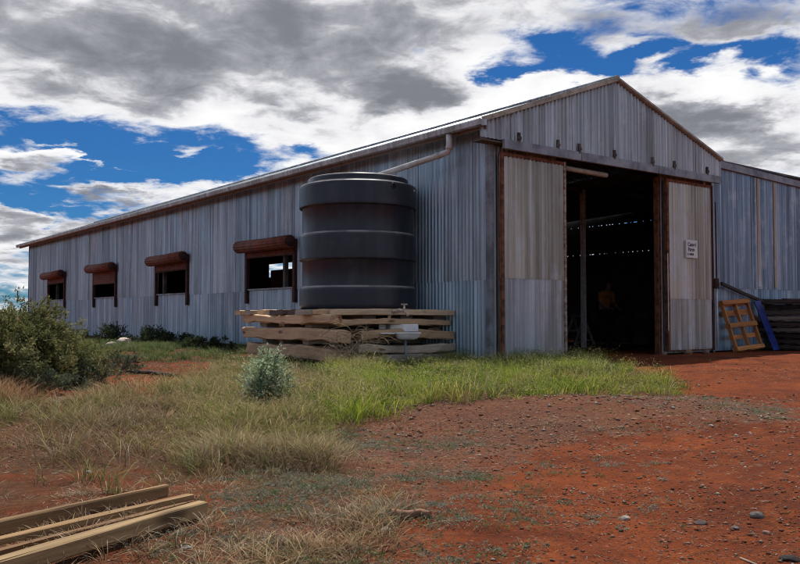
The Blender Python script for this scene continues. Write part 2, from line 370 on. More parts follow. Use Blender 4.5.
def build_ground():
    ang = np.concatenate([np.linspace(-44, 44, 420), np.arange(48, 316, 4.)]); ang = np.radians(ang)
    rad = np.concatenate([[.05, .4, .8, 1.1], 1.3 * np.exp(np.arange(0, 560) * np.log(45 / 1.3) / 560), 45 * np.exp(np.linspace(0, np.log(6000 / 45), 46))])
    A, Rr = np.meshgrid(ang, rad); x = (np.sin(A) * Rr).ravel(); y = (np.cos(A) * Rr).ravel()
    z = gz(x, y); na = len(ang); nr = len(rad)
    i = np.arange(nr - 1)[:, None] * na; k = np.arange(na)[None, :]; k2 = (k + 1) % na
    F = np.stack([i + k, i + k2, i + na + k2, i + na + k], -1).reshape(-1, 4)[:, ::-1]
    s, t = to_st(x, y)
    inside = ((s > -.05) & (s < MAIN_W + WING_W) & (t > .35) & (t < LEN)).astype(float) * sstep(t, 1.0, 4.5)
    near = np.hypot(x, y) < 60
    def sm(pg, j):
        a = np.zeros(len(x)); a[near] = soft(x[near], y[near], pg, j); return a
    veg = np.maximum.reduce([sm(Z_GREEN, .1), sm(Z_WALL, .2), sm(Z_YEL, .3), sm(Z_DRY, .35) * .85, sm(Z_DRY2, .3) * .7, sm(Z_BL, .3) * .62])
    far = sstep(np.hypot(x, y), 26, 60) * .75
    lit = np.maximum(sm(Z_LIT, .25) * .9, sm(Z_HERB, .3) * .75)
    cols = np.stack([inside, np.maximum(veg, far), lit], 1)
    me = mesh_np('ground', np.stack([x, y, z], 1), None, F, {'Zone': cols}, True)
    m, t, b = material('red_earth')
    at = t.new('ShaderNodeAttribute', attribute_name='Zone'); sp = t.new('ShaderNodeSeparateXYZ'); t.l.new(at.outputs['Vector'], sp.inputs[0])
    geo = t.new('ShaderNodeNewGeometry'); P = geo.outputs['Position']
    a = t.noise(P, .9, 6, .6); c1 = t.noise(P, 5., 6, .65); c2 = t.noise(P, 38., 5, .65); c3 = t.noise(P, 150., 3, .6)
    c = t.mix(t.ss(a, .35, .68), (.225, .052, .015), (.115, .027, .011))
    c = t.mix(t.m('MULTIPLY', t.ss(c1, .45, .70), .55), c, (.32, .085, .022))
    c = t.mix(t.m('MULTIPLY', t.ss(c2, .50, .64), .7), c, (.065, .026, .017))
    c = t.mix(t.m('MULTIPLY', t.ss(c3, .60, .70), .40), c, (.30, .15, .09))
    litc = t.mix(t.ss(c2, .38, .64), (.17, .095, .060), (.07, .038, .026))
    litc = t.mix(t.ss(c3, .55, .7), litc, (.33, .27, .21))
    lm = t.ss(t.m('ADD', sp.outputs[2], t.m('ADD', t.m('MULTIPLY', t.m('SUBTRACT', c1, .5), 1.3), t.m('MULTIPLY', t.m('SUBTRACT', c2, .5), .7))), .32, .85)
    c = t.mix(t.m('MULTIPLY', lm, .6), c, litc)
    vegc = t.mix(t.ss(c2, .38, .62), (.105, .070, .040), (.055, .042, .022))
    vm_ = t.ss(t.m('ADD', sp.outputs[1], t.m('MULTIPLY', t.m('SUBTRACT', c1, .5), .9)), .35, .8)
    big = t.noise(P, .045, 6, .6, .5)
    vegc = t.mix(t.ss(big, .40, .62), vegc, (.13, .045, .020)); vegc = t.mix(t.m('MULTIPLY', t.ss(t.noise(P, .16, 5, .6), .52, .66), .7), vegc, (.05, .055, .026))
    c = t.mix(t.m('MULTIPLY', vm_, .75), c, vegc)
    c = t.mix(sp.outputs[0], c, t.mix(c1, (.11, .05, .03), (.055, .03, .02)))        # indoor gloom painted into the earth floor, fading in from the doorway
    t.put(b.inputs['Base Color'], c); b.inputs['Roughness'].default_value = .95; b.inputs['Specular IOR Level'].default_value = .1
    h = t.m('ADD', t.m('MULTIPLY', c2, .6), t.m('MULTIPLY', c3, .35))
    bp = t.new('ShaderNodeBump'); bp.inputs['Strength'].default_value = .9; bp.inputs['Distance'].default_value = .035
    t.l.new(h, bp.inputs['Height']); t.l.new(bp.outputs[0], b.inputs['Normal'])
    tag(obj('ground', me, m), kind='structure')
build_ground()

# ---------------------------------------------------------------- the shed
SHED = empty('iron_shed', P0, ANG)
tag(SHED, 'long weathered corrugated iron shed with gable front, open sliding doors and side wing', 'shed')
PW = .785; NC = 8; AMP = .020
def corr(wd, zb, zt, lap=.06, rows=1, ragged=0.):
    """corrugated sheet: x along wall, +y outward, z up; zb / zt may be functions of x"""
    n = max(6, int(round((wd + lap) / (PW / NC) * 6)))
    xs = np.linspace(0, wd + lap, n + 1); ys = AMP * np.cos(xs / (PW / NC) * 2 * math.pi)
    fb = zb if callable(zb) else (lambda q: zb); ft = zt if callable(zt) else (lambda q: zt)
    V = []; 
    for r in range(rows + 1):
        for X, Y in zip(xs, ys):
            a, b_ = fb(X), ft(X); V.append((X, Y, a + (b_ - a) * r / rows))
    m = n + 1
    F = [(r * m + i, r * m + i + 1, (r + 1) * m + i + 1, (r + 1) * m + i) for r in range(rows) for i in range(n)]
    return mesh_np('corrugated_sheet', V, None, np.array(F)[:, ::-1], None, True)
_cache = {}
def corr_c(wd, zb, zt, lap=.06):
    k = (round(wd, 3), round(zb, 3), round(zt, 3), lap)
    if k not in _cache:
        _cache[k] = corr(wd, zb, zt, lap); _cache[k].materials.append(GALV)
    return _cache[k]
def T(x, y, z, rz=0.): return Matrix.Translation((x, y, z)) @ Matrix.Rotation(rz, 4, 'Z')
rr = random.Random(5)
def tint(kind):
    j = rr.uniform(.86, 1.16)
    if kind == 'low': c = (.43, .56, .66)
    elif kind == 'up': c = (.43, .53, .60)
    elif kind == 'front': c = (.47, .485, .48)
    elif kind == 'door': c = (.57, .50, .40)
    else: c = (.44, .50, .57)
    h = rr.uniform(-.03, .025)
    ru = rr.choice([0, .02, .05, .10, .16]) if kind != 'low' else rr.choice([0, 0, .02, .05, .1])
    return (c[0] * j + h, c[1] * j, c[2] * j - h * .6, ru)
SEAM = 1.46; RIDGE = 5.39; RS = 3.10; OVH = .42; SLL = (RIDGE - 4.115) / (RS + OVH); SLR = (RIDGE - 4.20) / (6.66 - RS)
def roof_z(s): return RIDGE - ((RS - s) * SLL if s < RS else (s - RS) * SLR)
EAVE = roof_z(0)
WINS = [9, 17, 25, 33]; W_Z0, W_Z1 = 1.46, 2.36
side = empty('side_wall', parent=SHED)
for i in range(41):
    dy = rr.uniform(-.003, .003); win = any(k <= i < k + 3 for k in WINS)
    tw0 = max(0., (i - .5) * PW); PWi = PW if 0 < i < 40 else PW / 2
    off = -.004 * (i % 2)
    top = SEAM + .03
    obj('corrugated_sheet', corr_c(PWi, .02, SEAM - .004 if win else top, .06 if i < 40 else .0), GALV, side, T(-.02 + off, tw0, dy, R(90) + rr.uniform(-.003, .003)), tint('low'))
    z0 = 2.40 if win else SEAM - .03
    obj('corrugated_sheet', corr_c(PWi, z0, 4.16, .06 if i < 40 else .0), GALV, side, T(-.034 + off, tw0, dy, R(90) + rr.uniform(-.003, .003)), tint('up'))
MB().bar((-.032, 0, .0), (-.032, LEN, .0), .03, .12).build('base_rail', DRUST, side)
# corner flashings
m = MB(); m.box(-.062, .035, -.05, -.012, .0, 3.90); m.box(-.068, -.052, -.012, .05, .0, 4.05); m.build('corner_flashing', STEEL, SHED)
m = MB(); m.box(-.07, .08, LEN, LEN + .07, .0, 4.1); m.build('corner_post', DARKIRON, SHED)
# windows with rolled up shutters
def window(i0, nsl=3, sag_=0.):
    t0 = (i0 - .5) * PW; t1 = t0 + 3 * PW
    wn = empty('window', (0, 0, 0), parent=SHED)
    for tt in (t0 - .05, t1 + .05):
        g = MB(); g.box(-.13, -.055, tt - .05, tt + .05, 1.12, 2.62); g.build('guide_rail', DRUST, wn)
    g = MB(); g.box(-.10, .05, t0, t1, SEAM - .005, SEAM + .03); g.build('sill', STEEL, wn)
    # drum: rolled corrugated curtain, ribbed lengthwise around
    n = 72; prof = []
    rot = Matrix.Rotation(R(-90), 4, 'X')
    d = MB(); L = (t1 - t0) + .34; V = []; F = []
    for e, tt in enumerate((0, L * .5, L)):
        sag = .012 if e == 1 else 0
        for k in range(n):
            a = 2 * math.pi * k / n; r_ = .155 + .006 * math.cos(a * 14)
            V.append((r_ * math.cos(a), tt, r_ * math.sin(a) - sag))
    for e in range(2):
        for k in range(n): F.append((e * n + k, (e + 1) * n + k, (e + 1) * n + (k + 1) % n, e * n + (k + 1) % n))
    d.add(V, F, True); d.f += [tuple(range(n)), tuple(2 * n + k for k in reversed(range(n)))]; d.sm += [False, False]
    d.build('roller_drum', REDROLL, wn, T(-.28, t0 - .17, 2.545) @ Matrix.Rotation(R(sag_ * 20), 4, 'X'))
    for tt in (t0 - .10, t1 + .10):                                   # end brackets holding the drum
        b_ = MB(); b_.lathe([(0, -.012), (.12, -.012), (.12, .012), (0, .012)], 20)
        me = b_.mesh('bracket'); o = obj('bracket', me, DRUST, wn, Matrix.Translation((-.28, tt + (-.085 if tt < t0 else .085), 2.545)) @ rot)
    drop = rr.uniform(.02, .10)
    for k in range(nsl):                                              # hanging slats of the curtain
        z1 = 2.42 - k * .075 - 0; c = MB(); V = []
        for j in range(5):
            a = j / 4 * math.pi; V += [(-.115 - .016 * math.sin(a), t0 - .03, z1 - .075 * j / 4), (-.115 - .016 * math.sin(a), t1 + .03, z1 - .075 * j / 4)]
        c.add(V, [(2 * j, 2 * j + 1, 2 * j + 3, 2 * j + 2) for j in range(4)], True); c.build('curtain_slat', REDROLL, wn)
    g = MB(); zb_ = 2.41 - nsl * .075; g.bar((-.115, t0 - .03, zb_), (-.115, t1 + .03, zb_ + sag_), .04, .03); g.build('bottom_bar', DRUST, wn)
    g = MB(); g.bar((.06, t1 - .42, SEAM), (.06, t1 - .42, 2.5), .05, .05); g.build('mullion', STEEL, wn)
for k, ns_, sg_ in zip(WINS, (2, 3, 6, 3), (.03, -.02, .015, -.03)): window(k, ns_, sg_)
# roof: sheets on both slopes
for sgn in (0, 1):
    rf = empty('roof_slope', parent=SHED)
    run = RS + OVH if sgn == 0 else 6.68 - RS; sl = SLL if sgn == 0 else SLR
    ca = 1 / math.hypot(1, sl); sa = sl * ca; L_ = run / ca
    for i in range(41):
        t0 = -.30 + i * PW
        if sgn == 0:
            M = Matrix(((0, -sa, ca, -OVH), (1, 0, 0, t0), (0, ca, sa, roof_z(-OVH) + .03 + .004 * (i % 2)), (0, 0, 0, 1)))
        else:
            M = Matrix(((0, sa, -ca, 6.68), (-1, 0, 0, t0 + PW), (0, ca, sa, roof_z(6.68) + .03 + .004 * (i % 2)), (0, 0, 0, 1)))
        obj('corrugated_sheet', corr_c(PW, 0, L_), GALV, rf, M, tuple(q * .7 for q in tint('up')[:3]) + (.08,))
MB().tube([(RS, -.33, RIDGE + .05), (RS, LEN + .5, RIDGE + .05)], .06, 10).build('ridge_cap', GALV, SHED, color=(.3, .32, .34, .1))
# gutter (quad profile with a rolled front lip), fascia board, soffit shade comes from the roof itself
g = MB(); gs0, gz0 = -OVH - .10, roof_z(-OVH) - .085
prof = [(.115, .10), (.115, .0), (.0, -.02), (-.03, .0), (-.045, .085), (-.035, .105), (-.022, .095)]
V = [(gs0 + a, tt, gz0 + b_) for tt in (-.36, LEN + .45) for a, b_ in prof]; k = len(prof)
g.add(V, [(i, i + 1, k + i + 1, k + i) for i in range(k - 1)], False); g.f += [tuple(range(k)), tuple(k + i for i in reversed(range(k)))]; g.sm += [False, False]
g.build('gutter', GALV, SHED, color=(.46, .46, .46, .0))
g = MB(); g.box(-OVH + .02, -OVH + .045, -.33, LEN + .44, roof_z(-OVH) - .14, roof_z(-OVH) - .005); g.build('fascia_board', WOOD, SHED, color=(.24, .22, .20, 1))
for i in range(int(LEN / 1.6) + 1):
    g = MB(); t0 = i * 1.6; g.bar((-OVH + .045, t0, roof_z(-OVH) - .05), (.5, t0, roof_z(.5) - .05), .05, .08); g.build('rafter', WOOD, SHED, color=(.16, .13, .11, 1))
# down pipe to the tank
m = MB(); m.tube([(-.50, .52, 4.0), (-.50, .52, 3.78), (-.51, .55, 3.70), (-.55, .68, 3.665), (-1.02, 2.1, 3.40)], .055, 14); m.build('downpipe', WHITEPIPE, SHED)
m = MB(); m.tube([(-.50, .52, 3.74), (-.50, .52, 3.80)], .063, 14); m.tube([(-.56, .71, 3.66), (-.58, .77, 3.65)], .063, 14); m.build('pipe_collar', WHITEPIPE, SHED)
# gable cladding
gab = empty('gable_wall', parent=SHED); GT = -.26; gzb = 3.84
edges = [-.44, .30, 1.10, 1.90, 2.60, 3.10, 3.60, 4.30, 5.00, 5.80, 6.66]
for i in range(len(edges) - 1):
    a, b_ = edges[i], edges[i + 1]; wd = b_ - a; dz = rr.uniform(-.02, .015)
    # seen from outside x runs towards -s: origin at the right end
    me = corr(wd, gzb + dz, lambda X, b_=b_: roof_z(b_ - X) + .0, .05); me.materials.append(GALV)
    obj('corrugated_sheet', me, GALV, gab, T(b_, GT - .004 * (i % 2), 0, R(180)), tint('front'))
for i, s in enumerate([.42, 1.42, 2.00, 3.02, 4.22, 4.95, 6.12]):      # dark hanger brackets over the track
    m = MB(); m.box(s - .028, s + .028, GT - .045, GT - .015, 3.83, 4.02); m.box(s - .045, s + .045, GT - .052, GT - .045, 3.90, 3.95); m.build('hanger_bracket', DARKIRON, gab)
# verge flashings
m = MB(); m.bar((-OVH - .03, GT - .05, roof_z(-OVH - .03) + .035), (RS, GT - .05, RIDGE + .035), .06, .085); m.build('verge_flashing', CREAM, SHED)
m = MB(); m.bar((RS, GT - .05, RIDGE + .035), (MAIN_W + .06, GT - .05, roof_z(MAIN_W + .06) + .035), .06, .07); m.build('verge_flashing', CREAM, SHED)
# lintel / track cover in three lengths
for a, b_ in ((.06, 2.05), (2.06, 4.40), (4.41, 6.62)):
    m = MB(); m.box(a, b_, GT - .045, GT + .02, 3.70, 3.865); m.build('track_cover', STEEL, SHED, bevel=.006)
m = MB(); m.box(-.40, 6.6, GT + .021, -.0, 3.80, 3.83); m.build('soffit', DARKIRON, SHED)
# front wall sheets behind the doors, then the doors
fr = empty('front_wall', parent=SHED)
for a in (.0, .86): obj('corrugated_sheet', corr_c(.80, .02, 3.85), GALV, fr, T(a + .80, -.006, 0, R(180)), tint('front'))
for a in (4.86, 5.72): obj('corrugated_sheet', corr_c(.80, .02, 3.85), GALV, fr, T(a + .80, -.006, 0, R(180)), tint('front'))
FLAKE = mat_plain('flaking_paint_on_rust', (.42, .36, .30), .8, 0, .5, 16., .3, .2, (.17, .075, .035))
def door(a, b_, zb, lab, rustl, rustr):
    dr = empty('sliding_door', parent=SHED); dr['label'] = lab
    wd = (b_ - a) / 2
    for q in range(2):
        lowc = ((.46, .455, .45, .06), (.52, .56, .60, .03))[q] if a < 1 else ((.48, .45, .41, .05), (.50, .47, .43, .04))[q]
        obj('corrugated_sheet', corr(wd, zb + .03, SEAM + .05 - .3 * (a > 1), .05), GALV, dr, T(a + (2 - q) * wd, -.150 - .004 * q, 0, R(180)), lowc)
        obj('corrugated_sheet', corr(wd, SEAM - .3 * (a > 1), 3.64, .05), GALV, dr, T(a + (2 - q) * wd, -.160 - .004 * q, 0, R(180)), tint('door'))
    m = MB(); m.box(a - .035, a + .03, -.185, -.10, zb, 3.66); m.build('edge_frame', rustl, dr)
    m = MB(); m.box(b_ - .025, b_ + .03, -.185, -.10, zb, 3.66); m.build('edge_frame', rustr, dr)
    m = MB(); m.box(a + .031, b_ - .026, -.183, -.10, 3.60, 3.66); m.build('top_frame', RUST, dr)
    m = MB(); m.box(a + .031, b_ - .026, -.14, -.10, zb + .0, zb + .06); m.build('bottom_frame', RUST, dr)
    for s in (a + .3, b_ - .3):
        m = MB(); m.box(s - .03, s + .03, -.16, -.13, 3.66, 3.80); m.build('hanger', DARKIRON, dr)
    return dr
door(.13, 1.72, .03, 'tan streaked sliding door leaf nearest the water tank', RUST, FLAKE)
dr2 = door(4.86, 6.46, .06, 'tan sliding door leaf carrying the small white sign', RUST, DRUST)
# door posts
m = MB(); m.box(4.715, 4.775, -.02, .03, 0, 3.70); m.box(4.70, 4.712, -.05, .06, 0, 3.70); m.box(4.778, 4.79, -.05, .06, 0, 3.70); m.build('door_post', RUST, SHED)
m = MB(); m.box(1.64, 1.73, -.08, .06, 0, 3.7); m.build('door_post', DRUST, SHED)
m = MB(); m.tube([(1.70, -.06, 3.58), (3.05, -.06, 3.56)], .05, 10); m.build('track_pipe', CREAM, SHED)
m = MB(); m.tube([(6.56, -.20, .05), (6.56, -.20, 1.50)], .022, 10); m.build('door_stay', WHITEPIPE, SHED)
m = MB(); m.tube([(6.56, -.20, 1.50), (6.565, -.19, 3.3)], .014, 8); m.build('door_stay', DRUST, SHED)
m = MB(); m.box(6.47, 6.60, -.24, -.18, 1.40, 1.62); m.box(6.5, 6.58, -.26, -.24, 1.46, 1.54); m.build('door_latch', DRUST, SHED, bevel=.008)
m = MB(); m.box(4.805, 4.83, -.195, -.19, .5, 2.1); m.build('door_edge_strip', WHITEPIPE, SHED)
# posts and girts inside
WOODPOST = mat_plain('flaking_white_post', (.86, .84, .78), .8, 0, .5, 14., .3, .2, (.62, .52, .42))
for i, t0 in enumerate([3.6, 7.3, 11.0, 14.9]):
    m = MB(); m.box(MAIN_W - .05, MAIN_W + .05, t0 - .05, t0 + .05, 0, 4.1); m.build('post', WOODPOST, SHED)
m = MB(); m.box(MAIN_W - .05, MAIN_W + .05, 0, WING_L, 4.02, 4.17); m.build('beam', DARKIRON, SHED)
for t0 in (3.6, 7.3, 11, 15, 19, 23, 27):
    m = MB(); m.bar((0, t0, 4.0), (MAIN_W, t0, 4.0), .08, .12); m.build('tie_beam', DARKIRON, SHED)
    m = MB(); m.box(.0, .1, t0 - .05, t0 + .05, 0, 4.1); m.build('post', DARKIRON, SHED)
m = MB(); m.tube([(3.55, 5.0, 4.0), (3.55, 5.0, 2.35)], .018, 6); m.build('hanging_pipe', WHITEPIPE, SHED)
# wing: front sheets, verge, roof, far side wall with rows of open lap gaps
WS0, WS1 = MAIN_W + .0, MAIN_W + WING_W
def wing_z(s): return 4.20 - (s - MAIN_W) * .035
wf = empty('wing_front_wall', parent=SHED)
i = 0; s = WS0 + .03
while s < WS1 - .05:
    wd = min(PW, WS1 - s)
    zt = wing_z(s) - .02
    tn = list(tint('low'))
    if i in (1, 2): tn[3] = .15
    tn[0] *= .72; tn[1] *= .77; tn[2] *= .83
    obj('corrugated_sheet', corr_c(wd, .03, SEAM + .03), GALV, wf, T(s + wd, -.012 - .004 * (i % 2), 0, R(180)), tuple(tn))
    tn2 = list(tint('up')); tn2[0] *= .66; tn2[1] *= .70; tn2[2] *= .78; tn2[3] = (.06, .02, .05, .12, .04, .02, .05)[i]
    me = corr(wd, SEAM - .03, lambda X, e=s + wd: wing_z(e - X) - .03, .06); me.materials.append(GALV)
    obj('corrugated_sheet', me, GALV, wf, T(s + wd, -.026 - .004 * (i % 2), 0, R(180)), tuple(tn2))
    s += PW; i += 1
for s in (8.55, 9.27):                                                  # two rusted cover straps
    m = MB(); m.box(s - .06, s + .06, -.058, -.046, SEAM + .02, wing_z(s) - .1); m.build('cover_strap', GALV, wf, color=(.46, .30, .19, .06))
m = MB(); m.bar((WS0, -.06, wing_z(WS0) + .0), (WS1, -.06, wing_z(WS1) + .0), .10, .15); m.build('wing_verge', STEEL, SHED)
m = MB(); m.box(6.60, 6.66, -.07, -.05, 0, 4.15); m.build('corner_flashing', STEEL, SHED)
me = corr(WING_L + .3, 0., WING_W + .65, 0.); me.materials.append(GALV)
M = Matrix(((0, -.035, 1, WS0 - .45), (1, 0, 0, -.15), (0, 1, -.035, wing_z(WS0) + .062), (0, 0, 0, 1)))
obj('wing_roof', me, GALV, SHED, M, (.3, .32, .34, .05))
m = MB(); V = []; F = []
def wallstrip(m, t0, t1, z0, z1, s): m.add([(s, t0, z0), (s, t1, z0), (s, t1, z1), (s, t0, z1)], [(0, 1, 2, 3)])
zrows = [2.80, 3.72]
z_prev = 0
for zr in zrows:
    wallstrip(m, 0, WING_L, z_prev, zr, WS1)
    tt = 0.
    while tt < WING_L:                                                  # uneven gaps at the lap of the sheets
        gap = rr.uniform(.008, .03) if rr.random() < .85 else rr.uniform(.04, .09); solid = rr.uniform(.06, .35)
        if zr > 3: gap *= 1.6
        wallstrip(m, tt, min(tt + solid, WING_L), zr, zr + .022, WS1); tt += solid + gap
    z_prev = zr + .022
wallstrip(m, 0, WING_L, z_prev, wing_z(WS1) + .05, WS1)
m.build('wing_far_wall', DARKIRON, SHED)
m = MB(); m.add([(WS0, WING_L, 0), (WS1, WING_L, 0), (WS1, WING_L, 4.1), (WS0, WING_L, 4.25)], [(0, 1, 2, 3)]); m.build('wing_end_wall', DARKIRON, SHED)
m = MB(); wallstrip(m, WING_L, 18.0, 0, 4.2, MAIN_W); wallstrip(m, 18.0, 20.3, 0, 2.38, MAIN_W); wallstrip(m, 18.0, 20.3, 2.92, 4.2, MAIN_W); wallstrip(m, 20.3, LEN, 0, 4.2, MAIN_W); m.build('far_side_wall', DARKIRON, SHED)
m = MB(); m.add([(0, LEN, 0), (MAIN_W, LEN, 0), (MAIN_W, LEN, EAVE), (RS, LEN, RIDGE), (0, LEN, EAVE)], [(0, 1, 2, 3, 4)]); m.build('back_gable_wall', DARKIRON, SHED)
# red painted partition seen through the near window
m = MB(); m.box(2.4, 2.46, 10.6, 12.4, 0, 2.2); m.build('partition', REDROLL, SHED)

# ---------------------------------------------------------------- sign on the door leaf
sg = empty('door_sign', ST(5.62, -.215, 2.22), ANG); tag(sg, 'small square white hand lettered sign on the sliding door', 'sign')
SIGNW = mat_plain('white_sign_paint', (.72, .72, .70), .5, 0, .08, 10.); INK = mat_plain('dark_blue_ink', (.03, .035, .06), .6)
m = MB(); m.box(-.20, .20, -.012, .02, -.19, .19); m.build('sign_board', SIGNW, sg, bevel=.003)
for txt, zz, sz, dx in (('Camel', .06, .11, -.15), ('Farm', -.045, .11, -.14), ('2 1 MILES', -.13, .055, -.165)):
    cu = bpy.data.curves.new('lettering', 'FONT'); cu.body = txt; cu.size = sz; cu.extrude = .0008; cu.space_character = 1.0; cu.offset = .003
    to = bpy.data.objects.new('lettering', cu); COL.objects.link(to); bpy.context.view_layer.update()
    me = bpy.data.meshes.new_from_object(to.evaluated_get(bpy.context.evaluated_depsgraph_get())); bpy.data.objects.remove(to)
    me.materials.clear(); o = obj('lettering', me, INK, sg, Matrix.Translation((dx, -.0145, zz)) @ Matrix.Rotation(R(90), 4, 'X'))

# ---------------------------------------------------------------- rough timbers
def beam_mesh(L, wd, ht, seed, rough=.012, seg=14, bend=.0):
    r = np.random.default_rng(seed); V = []
    cs = [(-1, -.8), (-.8, -1), (.8, -1), (1, -.8), (1, .8), (.8, 1), (-.8, 1), (-1, .8)]
    ph = r.uniform(0, 6, 6)
    for i in range(seg + 1):
        u = i / seg; x = u * L
        tw = .03 * math.sin(u * 3 + ph[0]); bz = bend * math.sin(math.pi * u) + rough * math.sin(u * 5 + ph[1]); by = rough * math.sin(u * 4 + ph[2])
        sc_ = 1 + rough * 3 * math.sin(u * 9 + ph[3])
        if i in (0, seg): sc_ *= .94
        for a, b_ in cs:
            V.append((x + (r.normal(0, rough * .8) if i in (0, seg) else 0), (a * math.cos(tw) - b_ * math.sin(tw)) * wd / 2 * sc_ + by + r.normal(0, rough * .35), (b_ + a * tw) * ht / 2 * sc_ + bz + r.normal(0, rough * .35)))
    F = [(i * 8 + k, i * 8 + (k + 1) % 8, (i + 1) * 8 + (k + 1) % 8, (i + 1) * 8 + k) for i in range(seg) for k in range(8)]
    F = [tuple(reversed(f)) for f in F]
    F += [tuple(range(8)), tuple(seg * 8 + k for k in reversed(range(8)))]
    me = bpy.data.meshes.new('timber'); me.from_pydata(V, [], F); me.update(); return me
def put_beam(name, a, b_, wd, ht, seed, mat, col, parent=None, rough=.012, bend=0.):
    a = Vector(a); b_ = Vector(b_); x = (b_ - a).normalized(); y = Vector((0, 0, 1)).cross(x).normalized(); z = x.cross(y)
    M = Matrix((x, y, z)).transposed().to_4x4(); M.translation = a
    return obj(name, beam_mesh((b_ - a).length, wd, ht, seed, rough, bend=bend), mat, parent, M, col)

# tank stand: criss-cross stack of old sleepers (shed frame coordinates)
ST_ = empty('tank_stand', P0, ANG); tag(ST_, 'criss-cross stack of weathered timber sleepers under the black tank', 'tank stand')
rs = random.Random(3)
def gcol(): 
    k = rs.uniform(.8, 1.2); q = rs.random()
    c = (.52, .43, .33) if q < .4 else ((.66, .45, .27) if q < .85 else (.40, .36, .33))
    return (c[0] * k, c[1] * k, c[2] * k, 1)
sA, sB, tA, tB = -2.72, -.12, .85, 3.80
def along_s(tt, zc, hh, s0, wd=.24): put_beam('sleeper', (s0, tt + rs.uniform(-.04, .04), zc), (sB + rs.uniform(-.05, .04), tt + rs.uniform(-.05, .05), zc + rs.uniform(-.02, .02)), wd, hh, rs.randint(0, 9999), WOOD, gcol(), ST_, .020, rs.uniform(-.03, .02))
def along_t(ss, zc, hh, t0, t1, dz=.03): put_beam('sleeper', (ss + rs.uniform(-.05, .02), t0, zc - dz), (ss + rs.uniform(-.04, .04), t1, zc + dz * .3), .29, hh * 1.08, rs.randint(0, 9999), WOOD, gcol(), ST_, .026, rs.uniform(-.04, .03))
for zc, hh in ((.06, .13), (.235, .14), (.485, .15)): along_s(tA + .10, zc, hh, sA + .42 + rs.uniform(0, .2))        # long timbers of the near face
along_s(tA + .14, .70, .10, sA + .2)
for zc, hh, t0, t1 in ((.20, .20, tA - .06, tB + .05), (.50, .19, tA - .16, tB + .22), (.745, .14, tA + .1, tB + .15)): along_t(sA + .12, zc, hh, t0, t1, .05 if zc < .6 else .01)
for zc, hh in ((.20, .19), (.50, .18), (.745, .14)):
    for ss in (sA + .95, sA + 1.75, sB - .14): along_t(ss, zc, hh, tA + .30, tB - .02, .0)
for zc, hh in ((.055, .11), (.35, .11), (.63, .10)):
    for tt in (tA + 1.05, tA + 2.0, tB - .28): along_s(tt, zc, hh, sA + .10 + rs.uniform(0, .1), .22)
tt = tA - .02; k = 0
while tt < tB:                                                           # deck
    wd = rs.choice([.26, .3, .34]); c = gcol(); 
    if k == 0: c = (.72, .54, .35, 1)
    if k in (4, 5, 6): c = (.13, .10, .085, 1)
    put_beam('deck_plank', (sA + rs.uniform(-.18, .05) + (.0 if k else .1), tt + wd / 2, .865), (sB + .02, tt + wd / 2 + rs.uniform(-.01, .01), .86), wd - .02, .095 if k else .105, rs.randint(0, 9999), WOOD, c, ST_, .007)
    tt += wd; k += 1

# ---------------------------------------------------------------- water tank
TC = ST(-1.25, 2.27, .915); TK = empty('water_tank', TC, ANG); tag(TK, 'black ribbed plastic rainwater tank on the timber stand', 'water tank')
def arc(r0, z0, r1, z1, n=4): return [(r0 + (r1 - r0) * k / n, z0 + (z1 - z0) * k / n) for k in range(1, n + 1)]
RB, RN = 1.085, 1.036
def band(z0, z1, R0): return [(RN, z0 - .012), (RN + .003, z0 - .008), (R0 - .010, z0 - .001), (R0 - .002, z0 + .006), (R0, z0 + .016), (R0, z0 + .05), (R0, z1 - .08), (R0 - .001, z1 - .055), (R0 - .009, z1 - .028), (R0 - .026, z1 - .008), (RN + .010, z1 + .002), (RN + .002, z1 + .006), (RN, z1 + .014)]
prof = [(0, 0), (RB - .05, 0), (RB - .015, .02), (RB, .06), (RB, .1), (RB, .34), (RB - .001, .365), (RB - .009, .392), (RB - .026, .412), (RN + .010, .422), (RN + .002, .426), (RN, .434)]
prof += band(.895, 1.385, RB) + band(1.86, 2.29, RB + .008)[:-3] + [(RB - .06, 2.292), (RB - .10, 2.302), (.955, 2.312), (.945, 2.318), (.94, 2.335), (.937, 2.39), (.93, 2.41), (.91, 2.425), (.86, 2.435), (.5, 2.46), (0, 2.47)]
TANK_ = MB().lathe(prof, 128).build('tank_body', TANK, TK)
vd = Vector((-TC.x, -TC.y)).normalized(); va = math.atan2(vd.y, vd.x) - ANG
HOLE = mat_plain('dark_opening', (.006, .006, .006), .9)
def on_tank(a, z, r=RB): return Vector((r * math.cos(a), r * math.sin(a), z))
a = va + .62
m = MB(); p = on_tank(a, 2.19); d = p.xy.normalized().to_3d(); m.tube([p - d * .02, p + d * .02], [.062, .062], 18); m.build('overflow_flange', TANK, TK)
m = MB(); m.tube([p + d * .019, p + d * .022], .046, 18); m.build('overflow_opening', HOLE, TK)
a = va + 1.20; p = on_tank(a, 2.18); d = p.xy.normalized().to_3d(); m = MB(); m.tube([p, p + d * .03], .022, 10); m.build('inlet_stub', WHITEPIPE, TK)
m = MB(); m.lathe([(.0, 2.478), (.24, 2.478), (.25, 2.49), (.25, 2.51), (.22, 2.525), (0, 2.53)], 36); m.build('inlet_strainer', TANK, TK)

